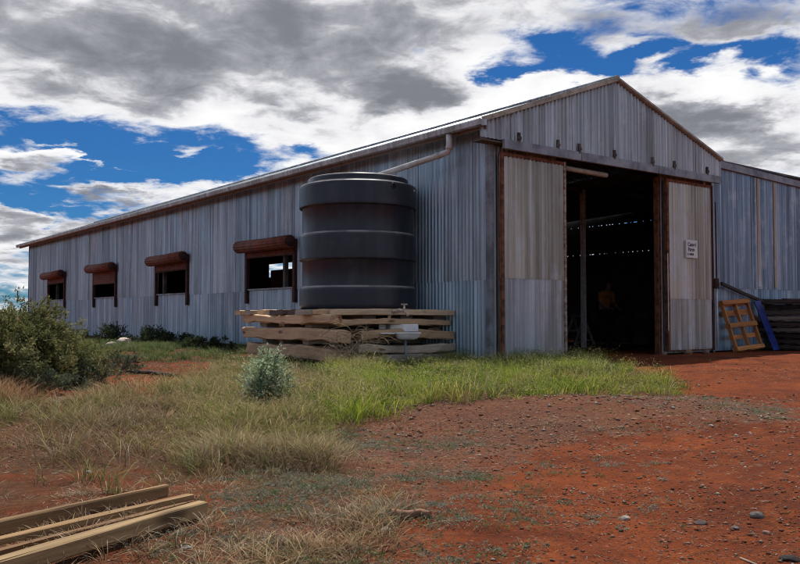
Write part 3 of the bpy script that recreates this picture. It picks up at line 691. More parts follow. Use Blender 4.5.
# ---------------------------------------------------------------- wash basin with tap in front of the stand
bp_ = G(404, 362.5); bz = float(gz(*bp_)); BD = .78
BS = empty('wash_basin', (bp_[0], bp_[1] - .12, 0), R(6)); tag(BS, 'white enamel wash basin with drainer on a thin post', 'basin')
ENAM = mat_plain('white_enamel', (.86, .87, .87), .3, 0, .2, 7., 0, .5, (.70, .68, .64))
m = MB()
m.box(-.16, .27, -.20, -.185, .50, .525); m.box(-.16, .27, .185, .20, .50, .525); m.box(-.16, -.145, -.185, .185, .50, .525); m.box(.255, .27, -.185, .185, .50, .525)
m.build('rim', ENAM, BS)
V = []; F = []; n = 20                                                   # rounded bowl
for (rx, ry, zz) in ((.235, .185, .515), (.23, .18, .46), (.20, .16, .415), (.13, .11, .395), (.0, .0, .392)):
    for k in range(n):
        a = 2 * math.pi * k / n; ce, se = math.cos(a), math.sin(a); q = 1 / max(abs(ce), abs(se)) ** .55
        V.append((.055 + rx * ce * q * .9, ry * se * q * .9, zz))
F = [(i * n + k, (i + 1) * n + k, (i + 1) * n + (k + 1) % n, i * n + (k + 1) % n) for i in range(4) for k in range(n)]
MB().add(V, F, True).build('bowl', ENAM, BS)
m = MB(); m.box(-.42, -.16, .13, .19, .50, .62); m.box(-.42, .27, .17, .20, .525, .66); m.build('splashback', ENAM, BS, bevel=.012)
m = MB(); m.box(-.42, -.17, -.19, .13, .495, .515); m.build('drainer', ENAM, BS, bevel=.006)
m = MB(); m.tube([(.02, -.05, bz - .05), (.02, -.05, .40)], .022, 10); m.build('post', STEEL, BS)
TP = empty('water_tap', (bp_[0] - .04, bp_[1] - .30, 0), R(6)); tag(TP, 'brass tap on a bent copper standpipe above the basin', 'tap')
m = MB(); m.tube([(-.20, .26, .1), (-.205, .26, .62), (-.20, .26, .74), (-.175, .24, .83), (-.11, .20, .885), (-.02, .15, .90), (.05, .12, .885)], .032, 10); m.build('standpipe', BRASS, TP)
m = MB(); m.tube([(-.20, .26, .1), (-.205, .26, .66)], .036, 10); m.build('pipe_sleeve', DARKIRON, TP)
m = MB(); m.tube([(.05, .12, .89), (.09, .10, .86), (.12, .085, .80)], [.03, .026, .02], 10); m.tube([(.055, .117, .88), (.055, .117, .99)], [.026, .016], 10); m.build('tap_body', BRASS, TP)
m = MB(); m.bar((.0, .117, 1.0), (.11, .117, 1.0), .018, .022); m.build('handle', BRASS, TP)

# ---------------------------------------------------------------- foreground planks, each its own thing
def ground_plank(pa, pb, wd, ht, col, lab, lift=0., seed=1):
    a = G(*pa); b_ = G(*pb); d = (a - b_) / np.hypot(*(a - b_)); a = b_ + d * 3.4
    za = max(float(gz(*a)), float(gz(*b_))) + ht / 2 + lift
    o = put_beam('timber_plank', (b_[0], b_[1], max(float(gz(*b_)), 0) + ht / 2 + lift + .012), (a[0], a[1], za + .0), wd, ht, seed, FRESH, col, None, .0035)
    return tag(o, lab, 'plank', 'sawn planks lying on the ground')
ground_plank((0, 540), (166, 502), .034, .054, (.30, .185, .085, 1), 'short sawn plank on edge lying farthest back of the timbers', .0, 11)
ground_plank((0, 554), (190, 507), .045, .022, (.34, .21, .095, 1), 'thin sawn plank squeezed between two thicker timbers', .012, 12)
ground_plank((0, 562), (187, 512), .03, .024, (.20, .11, .05, 1), 'narrow brown batten beside the thickest timber', .0, 13)
ground_plank((0, 582), (203, 521), .05, .056, (.38, .26, .13, 1), 'thick sawn timber lying closest to the camera', .0, 14)

# ---------------------------------------------------------------- things along the wing wall
def pallet(name, M, col, lab, jit=.01, group=None, sd=1):
    r = random.Random(sd); p = empty(name); p.matrix_basis = M; tag(p, lab, 'pallet', group)
    L, Wd = 1.16, 1.12                                                    # x across, z up the deck, y thickness
    def cc(): k = r.uniform(.75, 1.2); return (col[0] * k, col[1] * k, col[2] * k, 1)
    for x in (.04, Wd / 2, Wd - .04):
        me = beam_mesh(L, .075, .05, r.randint(0, 999), .002); obj('stringer', me, FRESH, p, Matrix(((0, 0, 1, x), (0, 1, 0, .05), (1, 0, 0, 0), (0, 0, 0, 1))) , cc())
    for k, zz in enumerate((.05, L / 2, L - .05)):                        # near face boards
        obj('deck_board', beam_mesh(Wd, .09 + .02 * r.random(), .02, r.randint(0, 999), .0015), FRESH, p, Matrix(((1, 0, 0, 0), (0, 0, -1, -.002), (0, 1, 0, zz), (0, 0, 0, 1))), cc())
    for k, zz in enumerate((.06, .32, .60, .86, L - .06)):                # far face boards
        obj('deck_board', beam_mesh(Wd, .10 + .03 * r.random(), .02, r.randint(0, 999), .0015), FRESH, p, Matrix(((1, 0, 0, 0), (0, 0, -1, .10), (0, 1, 0, zz + r.uniform(-.02, .02)), (0, 0, 0, 1))), cc())
    return p
def lean(s, t, z, tilt, roll=0., yaw=0.):
    return Matrix.Translation(ST(s, t, z)) @ Matrix.Rotation(ANG + yaw, 4, 'Z') @ Matrix.Rotation(-tilt, 4, 'X') @ Matrix.Rotation(roll, 4, 'Y')
pallet('leaning_pallet', lean(6.86, -.50, .035, R(17), R(-3.)), (.54, .225, .075), 'orange brown wooden pallet leaning upright on the wing wall', sd=4)
BLUE = mat_plain('faded_blue_paint', (.014, .035, .24), .5, 0, .35, 4., .1)
m = MB(); m.box(0, .22, 0, .03, 0, 1.20); o = m.build('blue_panel', BLUE, None, lean(8.16, -.60, .02, R(20), R(-6), R(-8)), bevel=.006)
tag(o, 'narrow bright blue panel leaning between pallet and dark stack', 'panel')
zz = .03
grp = 'dark weathered pallets stacked flat against the wing wall'
for k, nm in enumerate(['lowest', 'second from the bottom', 'third from the bottom', 'fourth from the bottom', 'middle one', 'fourth from the top', 'third from the top', 'second from the top', 'topmost']):
    M = Matrix.Translation(ST(8.55 + rr.uniform(-.15, .12), -1.14 + rr.uniform(-.12, .06), zz)) @ Matrix.Rotation(ANG + rr.uniform(-.09, .09), 4, 'Z') @ Matrix.Rotation(R(-90), 4, 'X') @ Matrix.Translation((0, -.11, 0))
    cl = ((.06, .05, .045), (.08, .07, .06), (.05, .045, .04), (.16, .135, .11), (.07, .06, .05), (.26, .22, .18), (.10, .085, .07), (.055, .047, .042), (.09, .08, .07))[k]
    pallet('stacked_pallet', M, cl, f'dark weathered pallet lying flat, {nm} of the stack of nine', group=grp, sd=20 + k)
    zz += .131
BLACKP = mat_plain('black_plastic', (.012, .012, .013), .5)
DB = empty('storage_drum', ST(10.28, -.75, 0), ANG); tag(DB, 'black drum with white lid at the end of the wing wall', 'drum')
m = MB(); m.lathe([(0, .02), (.27, .02), (.29, .05), (.29, .3), (.30, .32), (.30, .36), (.29, .38), (.29, .66), (.30, .68), (.30, .72), (.29, .74), (.285, 1.05), (0, 1.05)], 40); m.build('barrel', BLACKP, DB)
m = MB(); m.lathe([(0, 1.12), (.29, 1.115), (.31, 1.10), (.31, 1.055), (.29, 1.055)], 40); m.build('lid', WHITEPIPE, DB)
o = put_beam('leaning_pole', ST(6.72, -.22, 1.52), ST(9.0, -.12, 1.02), .06, .07, 77, WOOD, (.05, .042, .038, 1), None, .006); tag(o, 'dark pole propped slantwise across the wing wall above the pallet', 'pole')

# ---------------------------------------------------------------- person and trestles inside the shed
def skin_mesh(name, verts, edges, radii, mat, parent, sub=2):
    me = bpy.data.meshes.new(name); me.from_pydata(verts, edges, []); o = obj(name, me, mat, parent)
    md = o.modifiers.new('skin', 'SKIN'); md.use_smooth_shade = True
    for i, r_ in enumerate(radii):
        sv_ = me.skin_vertices[0].data[i]; sv_.radius = r_ if isinstance(r_, tuple) else (r_, r_); sv_.use_root = (i == 0)
    s2 = o.modifiers.new('sub', 'SUBSURF'); s2.levels = sub; s2.render_levels = sub
    return o
SKIN_ = mat_plain('skin', (.42, .24, .16), .6, 0, .1, 6.); SHIRT = mat_plain('orange_cloth', (.85, .30, .04), .85, 0, .2, 9., .3); TROU = mat_plain('dark_cloth', (.025, .028, .04), .9, 0, .2, 9., .3); HAIR = mat_plain('dark_hair', (.02, .014, .01), .7); BOOT = mat_plain('boot_leather', (.04, .025, .015), .6)
pp = ST(8.6, 4.6); PE = empty('person', (pp.x, pp.y, 0), R(180 + 25)); tag(PE, 'person in orange shirt and dark trousers working inside the dark doorway', 'person')
# faces local -Y is the back; +X left hand side. bent slightly forward (towards +Y)
bv = [(0, 0, .96), (0, .03, 1.14), (0, .10, 1.36), (0, .15, 1.47), (0, .19, 1.54), (0, .22, 1.63), (0, .235, 1.72),
      (.19, .11, 1.41), (.24, .16, 1.15), (.18, .38, 1.03), (.16, .46, 1.01), (-.19, .11, 1.41), (-.25, .14, 1.15), (-.18, .36, 1.02), (-.16, .44, 1.0),
      (.10, 0, .90), (.12, .03, .50), (.12, -.04, .09), (.12, .10, .045), (-.10, 0, .90), (-.12, .06, .50), (-.12, .02, .09), (-.12, .16, .045)]
be = [(0, 1), (1, 2), (2, 3), (3, 4), (4, 5), (5, 6), (2, 7), (7, 8), (8, 9), (9, 10), (2, 11), (11, 12), (12, 13), (13, 14), (0, 15), (15, 16), (16, 17), (17, 18), (0, 19), (19, 20), (20, 21), (21, 22)]
br = [(.15, .11), (.14, .105), (.155, .11), .065, .06, (.075, .09), (.06, .075), .062, .045, .036, .032, .062, .045, .036, .032, .085, .055, .042, .04, .085, .055, .042, .04]
skin_mesh('body', bv, be, br, SKIN_, PE)
hv = []; he = []; hr = []                                                 # fingers and thumbs as own chains rooted in the palms
for sx, wrist in ((1, bv[10]), (-1, bv[14])):
    w0 = Vector(wrist); b0 = len(hv); hv.append(tuple(w0 + Vector((0, .03, 0)))); hr.append(.026)
    for f in range(4):
        o0 = Vector(((f - 1.5) * .019, .075, -.005)); ln = (.055, .068, .072, .06)[f]
        i0 = len(hv); hv += [tuple(w0 + o0), tuple(w0 + o0 + Vector((0, ln * .6, -.015))), tuple(w0 + o0 + Vector((0, ln, -.045)))]; hr += [.011, .009, .008]; he += [(b0, i0), (i0, i0 + 1), (i0 + 1, i0 + 2)]
    i0 = len(hv); hv += [tuple(w0 + Vector((-sx * .035, .055, -.005))), tuple(w0 + Vector((-sx * .045, .09, -.025)))]; hr += [.012, .009]; he += [(b0, i0), (i0, i0 + 1)]
hd = skin_mesh('hands', hv, he, hr, SKIN_, PE, 1)
for i in range(len(hv)): hd.data.skin_vertices[0].data[i].use_root = i in (0, len(hv) // 2)
skin_mesh('shirt', bv[:4] + [bv[7], bv[8], bv[11], bv[12]], [(0, 1), (1, 2), (2, 3), (2, 4), (4, 5), (2, 6), (6, 7)], [(.17, .13), (.165, .125), (.175, .125), .075, .078, .065, .078, .065], SHIRT, PE)
skin_mesh('trousers', [(0, 0, 1.0), (.10, 0, .90), (.12, .03, .50), (.12, -.035, .10), (-.10, 0, .90), (-.12, .06, .50), (-.12, .025, .10)], [(0, 1), (1, 2), (2, 3), (0, 4), (4, 5), (5, 6)], [(.165, .13), .10, .075, .065, .10, .075, .065], TROU, PE)
for sx, fy in ((.12, -.04), (-.12, .02)):
    m = MB(); m.tube([(sx, fy - .07, .045), (sx, fy, .05), (sx, fy + .10, .045), (sx, fy + .19, .035)], [.035, .052, .048, .03], 12); m.tube([(sx, fy, .05), (sx, fy, .17)], .052, 12); m.build('boot', BOOT, PE)
m = MB(); V = []; F = []; n = 20
for i in range(9):
    th = i / 8 * R(108)
    for k in range(n):
        a = 2 * math.pi * k / n; lim = 1.0 if math.sin(a) < .3 else max(.45, 1 - math.sin(a) * .55)
        V.append((.088 * math.sin(th * lim) * math.cos(a), .105 * math.sin(th * lim) * math.sin(a) - .012, .098 * math.cos(th * lim)))
F = [(i * n + k, (i + 1) * n + k, (i + 1) * n + (k + 1) % n, i * n + (k + 1) % n) for i in range(8) for k in range(n)]
MB().add(V, F, True).build('hair', HAIR, PE, Matrix.Translation((0, .225, 1.70)))
m = MB(); m.tube([(0, .305, 1.69), (0, .335, 1.655), (0, .315, 1.645)], [.012, .018, .012], 8); m.build('nose', SKIN_, PE)
for sx in (-.032, .032): MB().lathe([(0, -.011), (.011, 0), (0, .011)], 8, (sx, .298, 1.685)).build('eye', HOLE, PE)
for sx in (-.083, .083): MB().lathe([(0, -.03), (.015, -.01), (.017, .012), (0, .03)], 8, (sx, .22, 1.67)).build('ear', SKIN_, PE)
MB().box(-.024, .024, .29, .306, 1.612, 1.620).build('mouth', REDROLL, PE)
PALE = mat_plain('pale_worn_timber', (.42, .39, .35), .8, 0, .3, 8.)
def trestle(s, t, lab, rz=0.):
    p = ST(s, t); tr = empty('trestle', p, ANG + rz); tag(tr, lab, 'trestle', 'trestles inside the shed doorway')
    MB().bar((-.55, 0, .80), (.55, 0, .80), .10, .07).build('top_rail', PALE, tr)
    for x in (-.45, .45):
        for sy in (-1, 1): MB().bar((x, 0, .79), (x * 1.1, sy * .28, .0), .06, .06, (1, 0, 0)).build('leg', PALE, tr)
        MB().bar((x * 1.06, -.15, .38), (x * 1.06, .15, .38), .03, .06).build('brace', PALE, tr)
trestle(8.4, 5.35, 'pale timber trestle in front of the person in the shed', R(60)); trestle(7.45, 6.6, 'pale timber trestle half hidden behind the flaking inside post', R(60))
m = MB(); m.lathe([(0, 0), (.26, 0), (.28, .03), (.28, .28), (.29, .30), (.28, .32), (.28, .58), (.29, .6), (.28, .62), (.28, .86), (.26, .88), (0, .88)], 32); o = m.build('fuel_drum', DARKIRON, None, Matrix.Translation(ST(9.6, 4.1))); tag(o, 'dark steel fuel drum in the gloom beside the person', 'drum')

# ---------------------------------------------------------------- vegetation helpers
def blades(P, h, wd, lean_, az, c0, c1, seg=3):
    """curved tapering grass blades; returns V, F3, F4, C"""
    n = len(P); us = np.array([0, .40, .74, 1.])[None, :]
    z0 = gz(P[:, 0], P[:, 1]) - .01
    dx = np.cos(az)[:, None]; dy = np.sin(az)[:, None]
    off = (lean_ * h)[:, None] * us ** 1.8
    zz = z0[:, None] + h[:, None] * us * (1 - .33 * np.minimum(lean_, 1.6)[:, None] * us)
    cx = P[:, 0:1] + dx * off; cy = P[:, 1:2] + dy * off
    fa = az + np.pi / 2 + rng.normal(0, .7, n); sx = np.cos(fa)[:, None]; sy = np.sin(fa)[:, None]
    hw = wd[:, None] * .5 * np.array([.85, 1., .7, 0])[None, :]
    V = np.zeros((n, 7, 3)); C = np.zeros((n, 7, 3))
    for i in range(3):
        V[:, 2 * i] = np.stack([cx[:, i] - sx[:, 0] * hw[:, i], cy[:, i] - sy[:, 0] * hw[:, i], zz[:, i]], 1)
        V[:, 2 * i + 1] = np.stack([cx[:, i] + sx[:, 0] * hw[:, i], cy[:, i] + sy[:, 0] * hw[:, i], zz[:, i]], 1)
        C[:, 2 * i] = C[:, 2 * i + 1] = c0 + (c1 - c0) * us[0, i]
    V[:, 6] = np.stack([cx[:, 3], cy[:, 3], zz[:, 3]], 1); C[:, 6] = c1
    b = np.arange(n)[:, None] * 7
    F4 = np.concatenate([b + np.array([[0, 1, 3, 2]]), b + np.array([[2, 3, 5, 4]])]); F3 = b + np.array([[4, 5, 6]])
    return V.reshape(-1, 3), F3, F4, C.reshape(-1, 3)
def merge(parts):
    V = []; F3 = []; F4 = []; C = []; b = 0
    for v, f3, f4, c in parts:
        V.append(v); C.append(c)
        if f3 is not None and len(f3): F3.append(f3 + b)
        if f4 is not None and len(f4): F4.append(f4 + b)
        b += len(v)
    return np.concatenate(V), (np.concatenate(F3) if F3 else None), (np.concatenate(F4) if F4 else None), np.concatenate(C)
def side_leaves(pg, n, h, L, wd, cols, jit=.1, clump=1.3, top=False):
    c = sample_zone(pg, int(n * 1.8), jit); k = fbm(c[:, 0] * clump, c[:, 1] * clump, 3, 77); c = c[np.argsort(-(k + rng.normal(0, .10, len(c))))[:n]]
    hh = h * (.30 + 1.25 * sstep(fbm(c[:, 0] * 1.9, c[:, 1] * 1.9, 3, 123), .3, .7)); u = rng.uniform(.75, 1.15, n) if top else rng.uniform(.12, .95, n)
    pos = np.stack([c[:, 0], c[:, 1], gz(c[:, 0], c[:, 1]) + hh * u], 1); a = rng.uniform(0, 6.283, n); nr = np.stack([np.cos(a), np.sin(a), rng.uniform(-.2, 1.4, n)], 1)
    ci = np.clip((fbm(c[:, 0] * 2.6, c[:, 1] * 2.6, 3, 141) - .28) * 2.1 * len(cols) + rng.normal(0, .8, n), 0, len(cols) - 1).astype(int)
    col = np.array(cols)[ci] * rng.uniform(.6, 1.3, (n, 1))
    return leaf_quads(pos, nr, L * rng.uniform(.5, 1.3, n), wd * rng.uniform(.6, 1.3, n), col)
def leaf_quads(pos, nrm, L, wd, col):
    """rhombic leaves, two triangles each folded along the midrib"""
    n = len(pos); d = nrm / (np.linalg.norm(nrm, axis=1, keepdims=True) + 1e-9)
    r = rng.normal(size=(n, 3)); s = np.cross(d, r); s /= (np.linalg.norm(s, axis=1, keepdims=True) + 1e-9); u = np.cross(s, d)
    L = L[:, None]; wd = wd[:, None]
    V = np.stack([pos, pos + d * L * .45 + s * wd * .5 + u * wd * .12, pos + d * L, pos + d * L * .45 - s * wd * .5 + u * wd * .12], 1).reshape(-1, 3)
    b = np.arange(n)[:, None] * 4
    F3 = np.concatenate([b + np.array([[0, 1, 2]]), b + np.array([[0, 2, 3]])])
    C = np.repeat(col, 4, 0); return V, F3, None, C
def sample_zone(pg, n, jit=.12):
    lo = pg.min(0); hi = pg.max(0); out = []; tot = 0
    while tot < n:
        p = rng.uniform(lo, hi, (n * 2, 2)); q = p + rng.normal(0, jit, p.shape) + np.stack([fbm(p[:, 0] * 1.5, p[:, 1] * 1.5, 3, 91) - .5, fbm(p[:, 0] * 1.5, p[:, 1] * 1.5, 3, 92) - .5], 1) * jit * 5
        p = p[inpoly(q[:, 0], q[:, 1], pg)]
        s, t = to_st(p[:, 0], p[:, 1]); ok = ~((s > -.06) & (t > -.19) & (s < 6.9))
        ok &= ~((s > sA) & (s < 0) & (t > tA) & (t < tB))
        p = p[ok]; out.append(p); tot += len(p)
    return np.concatenate(out)[:n]
def tufts(pg, nt, per, h, wd, spread, cols, tips, lean=(.25, .9), jit=.12, clump=None, gain=1.5):
    c = sample_zone(pg, int(nt * 2.6) if clump else nt, jit)
    if clump:
        k = fbm(c[:, 0] * clump, c[:, 1] * clump, 3, 77); c = c[np.argsort(-(k + rng.normal(0, .10, len(c))))[:nt]]
    n = len(c) * per; th = np.repeat(rng.uniform(.5, 1.2, len(c)) * (.28 + 1.5 * sstep(fbm(c[:, 0] * 1.9, c[:, 1] * 1.9, 3, 123), .3, .7)), per)
    a = rng.uniform(0, 2 * np.pi, n); rd = np.abs(rng.normal(0, spread, n))
    P = np.repeat(c, per, 0) + np.stack([np.cos(a) * rd, np.sin(a) * rd], 1)
    az = a + rng.normal(0, .6, n); H = np.minimum(h * th * rng.uniform(.45, 1.15, n), h * 1.25); ci = np.repeat(np.clip((fbm(c[:, 0] * 2.2, c[:, 1] * 2.2, 3, 151) - .25) * 2. * len(cols) + rng.normal(0, .7, len(c)), 0, len(cols) - 1).astype(int), per)
    flip = rng.random(n) < .25; ci[flip] = rng.integers(0, len(cols), flip.sum())
    k = rng.uniform(.7, 1.3, n)[:, None]
    return blades(P, H, wd * rng.uniform(.6, 1.3, n), rng.uniform(lean[0], lean[1], n), az, np.array(cols)[ci] * k * gain * .9, np.array(tips)[ci] * k * gain)
LEAF = mat_leaf('grass_blades', .5); STRAW = mat_leaf('dry_straw', .25, .7); LEAFB = mat_leaf('shrub_leaves', .42)
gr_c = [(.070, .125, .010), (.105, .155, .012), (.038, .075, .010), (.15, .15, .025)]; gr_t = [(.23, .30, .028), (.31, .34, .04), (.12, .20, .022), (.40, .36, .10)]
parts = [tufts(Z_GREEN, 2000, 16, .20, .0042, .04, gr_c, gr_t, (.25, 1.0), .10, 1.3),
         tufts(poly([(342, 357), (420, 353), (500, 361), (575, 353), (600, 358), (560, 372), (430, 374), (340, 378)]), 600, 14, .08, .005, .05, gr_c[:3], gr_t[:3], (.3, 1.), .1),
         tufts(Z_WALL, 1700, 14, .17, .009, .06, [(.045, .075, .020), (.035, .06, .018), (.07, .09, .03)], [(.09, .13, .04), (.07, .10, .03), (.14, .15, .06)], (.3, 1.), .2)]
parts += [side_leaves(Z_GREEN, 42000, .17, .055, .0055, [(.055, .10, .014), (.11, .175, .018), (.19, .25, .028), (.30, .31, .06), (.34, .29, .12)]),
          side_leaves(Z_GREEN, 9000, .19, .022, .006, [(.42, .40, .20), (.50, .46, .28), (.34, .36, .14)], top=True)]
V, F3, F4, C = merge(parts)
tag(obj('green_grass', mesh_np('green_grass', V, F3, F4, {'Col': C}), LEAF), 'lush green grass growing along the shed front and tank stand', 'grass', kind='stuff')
ye_c = [(.10, .105, .03), (.15, .125, .045), (.075, .095, .025), (.19, .14, .07)]; ye_t = [(.25, .22, .08), (.32, .25, .12), (.17, .19, .06), (.38, .29, .17)]
parts = [tufts(Z_YEL, 1300, 15, .21, .005, .05, ye_c, ye_t, (.25, .95), .2, .9),
         tufts(Z_GREEN, 420, 9, .22, .004, .05, [(.16, .14, .06), (.21, .17, .085)], [(.36, .30, .17), (.42, .34, .22)], (.2, .7), .1, 1.4)]
parts += [side_leaves(Z_YEL, 22000, .17, .05, .0045, [(.18, .18, .045), (.26, .22, .07), (.13, .155, .035), (.30, .25, .11)], .2, .9),
          side_leaves(Z_YEL, 8000, .20, .02, .005, [(.46, .38, .22), (.40, .33, .18)], .2, .9, True)]
V, F3, F4, C = merge(parts)
tag(obj('yellowing_grass', mesh_np('yellowing_grass', V, F3, F4, {'Col': C}), LEAF), 'yellow green seeding grass in front of the timber stand', 'grass', kind='stuff')
dr_c = [(.14, .085, .042), (.18, .115, .06), (.09, .06, .034), (.16, .12, .07)]; dr_t = [(.27, .18, .095), (.34, .245, .14), (.17, .115, .065), (.28, .22, .15)]
parts = [tufts(Z_DRY, 900, 14, .18, .0034, .05, dr_c, dr_t, (.3, 1.6), .25, 1.4, 1.35),
         tufts(Z_DRY, 620, 12, .17, .004, .04, ye_c[:3], ye_t[:3], (.3, 1.2), .25, 1.1),
         tufts(Z_DRY2, 420, 12, .10, .0032, .035, dr_c + ye_c[:2], dr_t + ye_t[:2], (.4, 1.6), .2, 2.0),
         tufts(poly([(-140, 480), (190, 490), (210, 620), (-140, 620)]), 480, 12, .085, .003, .04, dr_c, dr_t, (.5, 1.7), .15, 2.2),
         tufts(Z_LIT, 220, 9, .05, .0035, .03, dr_c, dr_t, (.5, 1.6), .2, 1.6),
         tufts(poly([(-80, 384), (50, 384), (40, 412), (-80, 420)]), 260, 16, .24, .005, .05, [(.19, .10, .045), (.15, .085, .04)], [(.33, .19, .09), (.28, .16, .08)], (.3, 1.1), .1)]
V, F3, F4, C = merge(parts)
tag(obj('dry_grass', mesh_np('dry_grass', V, F3, F4, {'Col': C}), STRAW), 'dry straw coloured grass and stubble in the left foreground', 'grass', kind='stuff')
# scattered dry and green grass far out on the plain
fx = np.concatenate([rng.uniform(-95, -8, 9000), rng.uniform(13, 110, 6000)]); fy = np.concatenate([rng.uniform(22, 110, 9000), rng.uniform(26, 120, 6000)]); k = fbm(fx * .12, fy * .12, 3, 8) > .5; fx, fy = fx[k], fy[k]
s_, t_ = to_st(fx, fy); k = (s_ < -1.2) | (s_ > 13.); P = np.stack([fx[k], fy[k]], 1); n = len(P); ci = rng.integers(0, 4, n)
V, F3, F4, C = blades(P, rng.uniform(.15, .45, n), rng.uniform(.03, .12, n), rng.uniform(.2, 1., n), rng.uniform(0, 6.28, n), np.array(dr_c)[ci] * .8, np.array(ye_t)[ci] * .7)
tag(obj('plain_grass', mesh_np('plain_grass', V, F3, F4, {'Col': C}), STRAW), 'tussock grass on the open plain beyond the shed', 'grass', kind='stuff')

BARK = mat_plain('shrub_bark', (.10, .075, .055), .9, 0, .4, 20., .3)
def shrub(name, lab, cx, cy, rx, ry, h, ncl, ntw, nlf, L, wd, cols, seed, cat='shrub', group=None, z_lo=.12, upright=.6, stems=9, clr=.30):
    r = np.random.default_rng(seed); z0 = float(gz(cx, cy))
    root = empty(name, (cx, cy, z0)); tag(root, lab, cat, group)
    th = r.uniform(0, 2 * np.pi, ncl); cz = r.uniform(z_lo, 1, ncl); q = np.sqrt(np.clip(1 - (cz * .96) ** 2, .03, 1)) * r.uniform(.45, 1.02, ncl)
    lump = .82 + .36 * r.random(ncl)
    cen = np.stack([np.cos(th) * rx * q * lump, np.sin(th) * ry * q * lump, cz * h * lump * .86], 1)
    pos = []; nr = []; cc = []; tw = MB()
    cols = np.array(cols)
    for i in range(ncl):
        base = cen[i]; out = np.array([base[0] / rx, base[1] / ry, upright]); out /= np.linalg.norm(out)
        shade = cols[r.integers(0, len(cols))] * r.uniform(.75, 1.25)
        for j in range(ntw):
            d = out + r.normal(0, .65, 3); d /= np.linalg.norm(d); ln = clr * h * r.uniform(.45, 1.1)
            a = base + r.normal(0, .10 * h, 3); e = a + d * ln
            if e[2] < .03: e[2] = .03 + abs(r.normal(0, .03))
            if j < 3: tw.tube([tuple(a), tuple((a + e) / 2 + r.normal(0, .01, 3)), tuple(e)], [.006 * h + .001, .004 * h + .001, .0015], 4, False)
            u = r.uniform(.0, 1., nlf)[:, None]; p = a + (e - a) * u + r.normal(0, .016 * (h ** .5), (nlf, 3)); pos.append(p)
            nr.append(d + r.normal(0, .7, (nlf, 3))); cc.append(np.clip(shade * r.uniform(.75, 1.3, (nlf, 1)), 0, 1))
    for i in range(stems):
        e = cen[r.integers(0, ncl)]; mid = e * .5 + np.array([r.normal(0, .06), r.normal(0, .06), -.05 * h])
        tw.tube([(r.normal(0, .05), r.normal(0, .05), -.05), tuple(mid), tuple(e)], [.020 * h, .013 * h, .006 * h], 5, False)
    pos = np.concatenate(pos); nr = np.concatenate(nr); cc = np.concatenate(cc); k = pos[:, 2] > .0; pos, nr, cc = pos[k], nr[k], cc[k]; n = len(pos)
    V, F3, _, C = leaf_quads(pos, nr, L * r.uniform(.6, 1.3, n), wd * r.uniform(.6, 1.3, n), cc)
    obj('foliage', mesh_np('foliage', V, F3, None, {'Col': C}), LEAFB, root)
    tag(tw.build('branches', BARK, root), kind='stuff'); return root
olive = [(.125, .135, .048), (.17, .17, .06), (.09, .105, .04), (.22, .21, .085)]
c = G(-16, 393); shrub('olive_bush', 'large dark olive bush at the left edge in front of the shed', c[0], c[1] + .55, .95, 1.0, .83, 240, 12, 26, .042, .016, olive, 1, 'bush', clr=.17, upright=.35, z_lo=.05)
c = G(-75, 378); shrub('olive_bush', 'second olive bush partly cut off by the left edge', c[0], c[1], 1.0, 1.0, 1.0, 180, 12, 22, .042, .016, olive, 2, 'bush', clr=.18, upright=.35)
grey = [(.36, .44, .27), (.46, .52, .36), (.26, .34, .20)]
c = G(268, 411); shrub('saltbush', 'small silvery grey green saltbush in front of the timber stand', c[0], c[1], .19, .18, .43, 44, 8, 15, .026, .015, grey, 3, 'bush', stems=12, upright=1.0, clr=.25)
dkg = [(.045, .065, .025), (.06, .08, .03), (.035, .05, .02)]
for i, (px, py, rx, h, lab) in enumerate(((152, 346, .5, .42, 'low dark green shrub beside the pale rubble at the wall foot'), (176, 347, .7, .30, 'low dark shrub at the wall foot below the third window from the far end'), (205, 350, .7, .26, 'flat dark shrub at the wall foot just before the tank stand'), (112, 343, .45, .5, 'dark shrub at the wall foot peeping past the olive bush'))):
    c = G(px, py); shrub('wall_shrub', lab, c[0], c[1], rx, .35, h, 40, 8, 12, .05, .022, dkg, 30 + i, 'shrub', 'low shrubs along the foot of the side wall')
mg = [(.085, .105, .06), (.11, .125, .08), (.07, .09, .055)]
for i, (px, py, rx, h, lab) in enumerate(((88, 388, .32, .30, 'loose grey green shrub under the right side of the olive bush'), (120, 374, .4, .26, 'pale weedy shrub right of the olive bush by the red soil'), (40, 396, .5, .22, 'low grey green shrub in front of the olive bush'))):
    c = G(px, py); shrub('weed_shrub', lab, c[0], c[1], rx, .3, h, 36, 8, 12, .03, .012, mg, 50 + i, 'shrub', 'weedy shrubs round the olive bush')
for i, (px, py, rx, h, lab) in enumerate(((372, 359, .42, .34, 'bright green leafy weed under the front corner of the stand'), (441, 357, .4, .30, 'bright green leafy weed beside the basin post'), (308, 360, .3, .3, 'green weed at the left foot of the tank stand'))):
    c = G(px, py); shrub('leafy_weed', lab, c[0], c[1], rx, .25, h, 36, 8, 14, .04, .016, [(.06, .11, .022), (.08, .13, .03), (.05, .09, .02)], 60 + i, 'weed', 'green weeds in front of the tank stand')
c = G(694, 352); shrub('door_weed', 'small dark weed growing at the foot of the signed door', c[0], c[1], .35, .12, .25, 20, 7, 10, .04, .016, dkg, 71, 'weed')

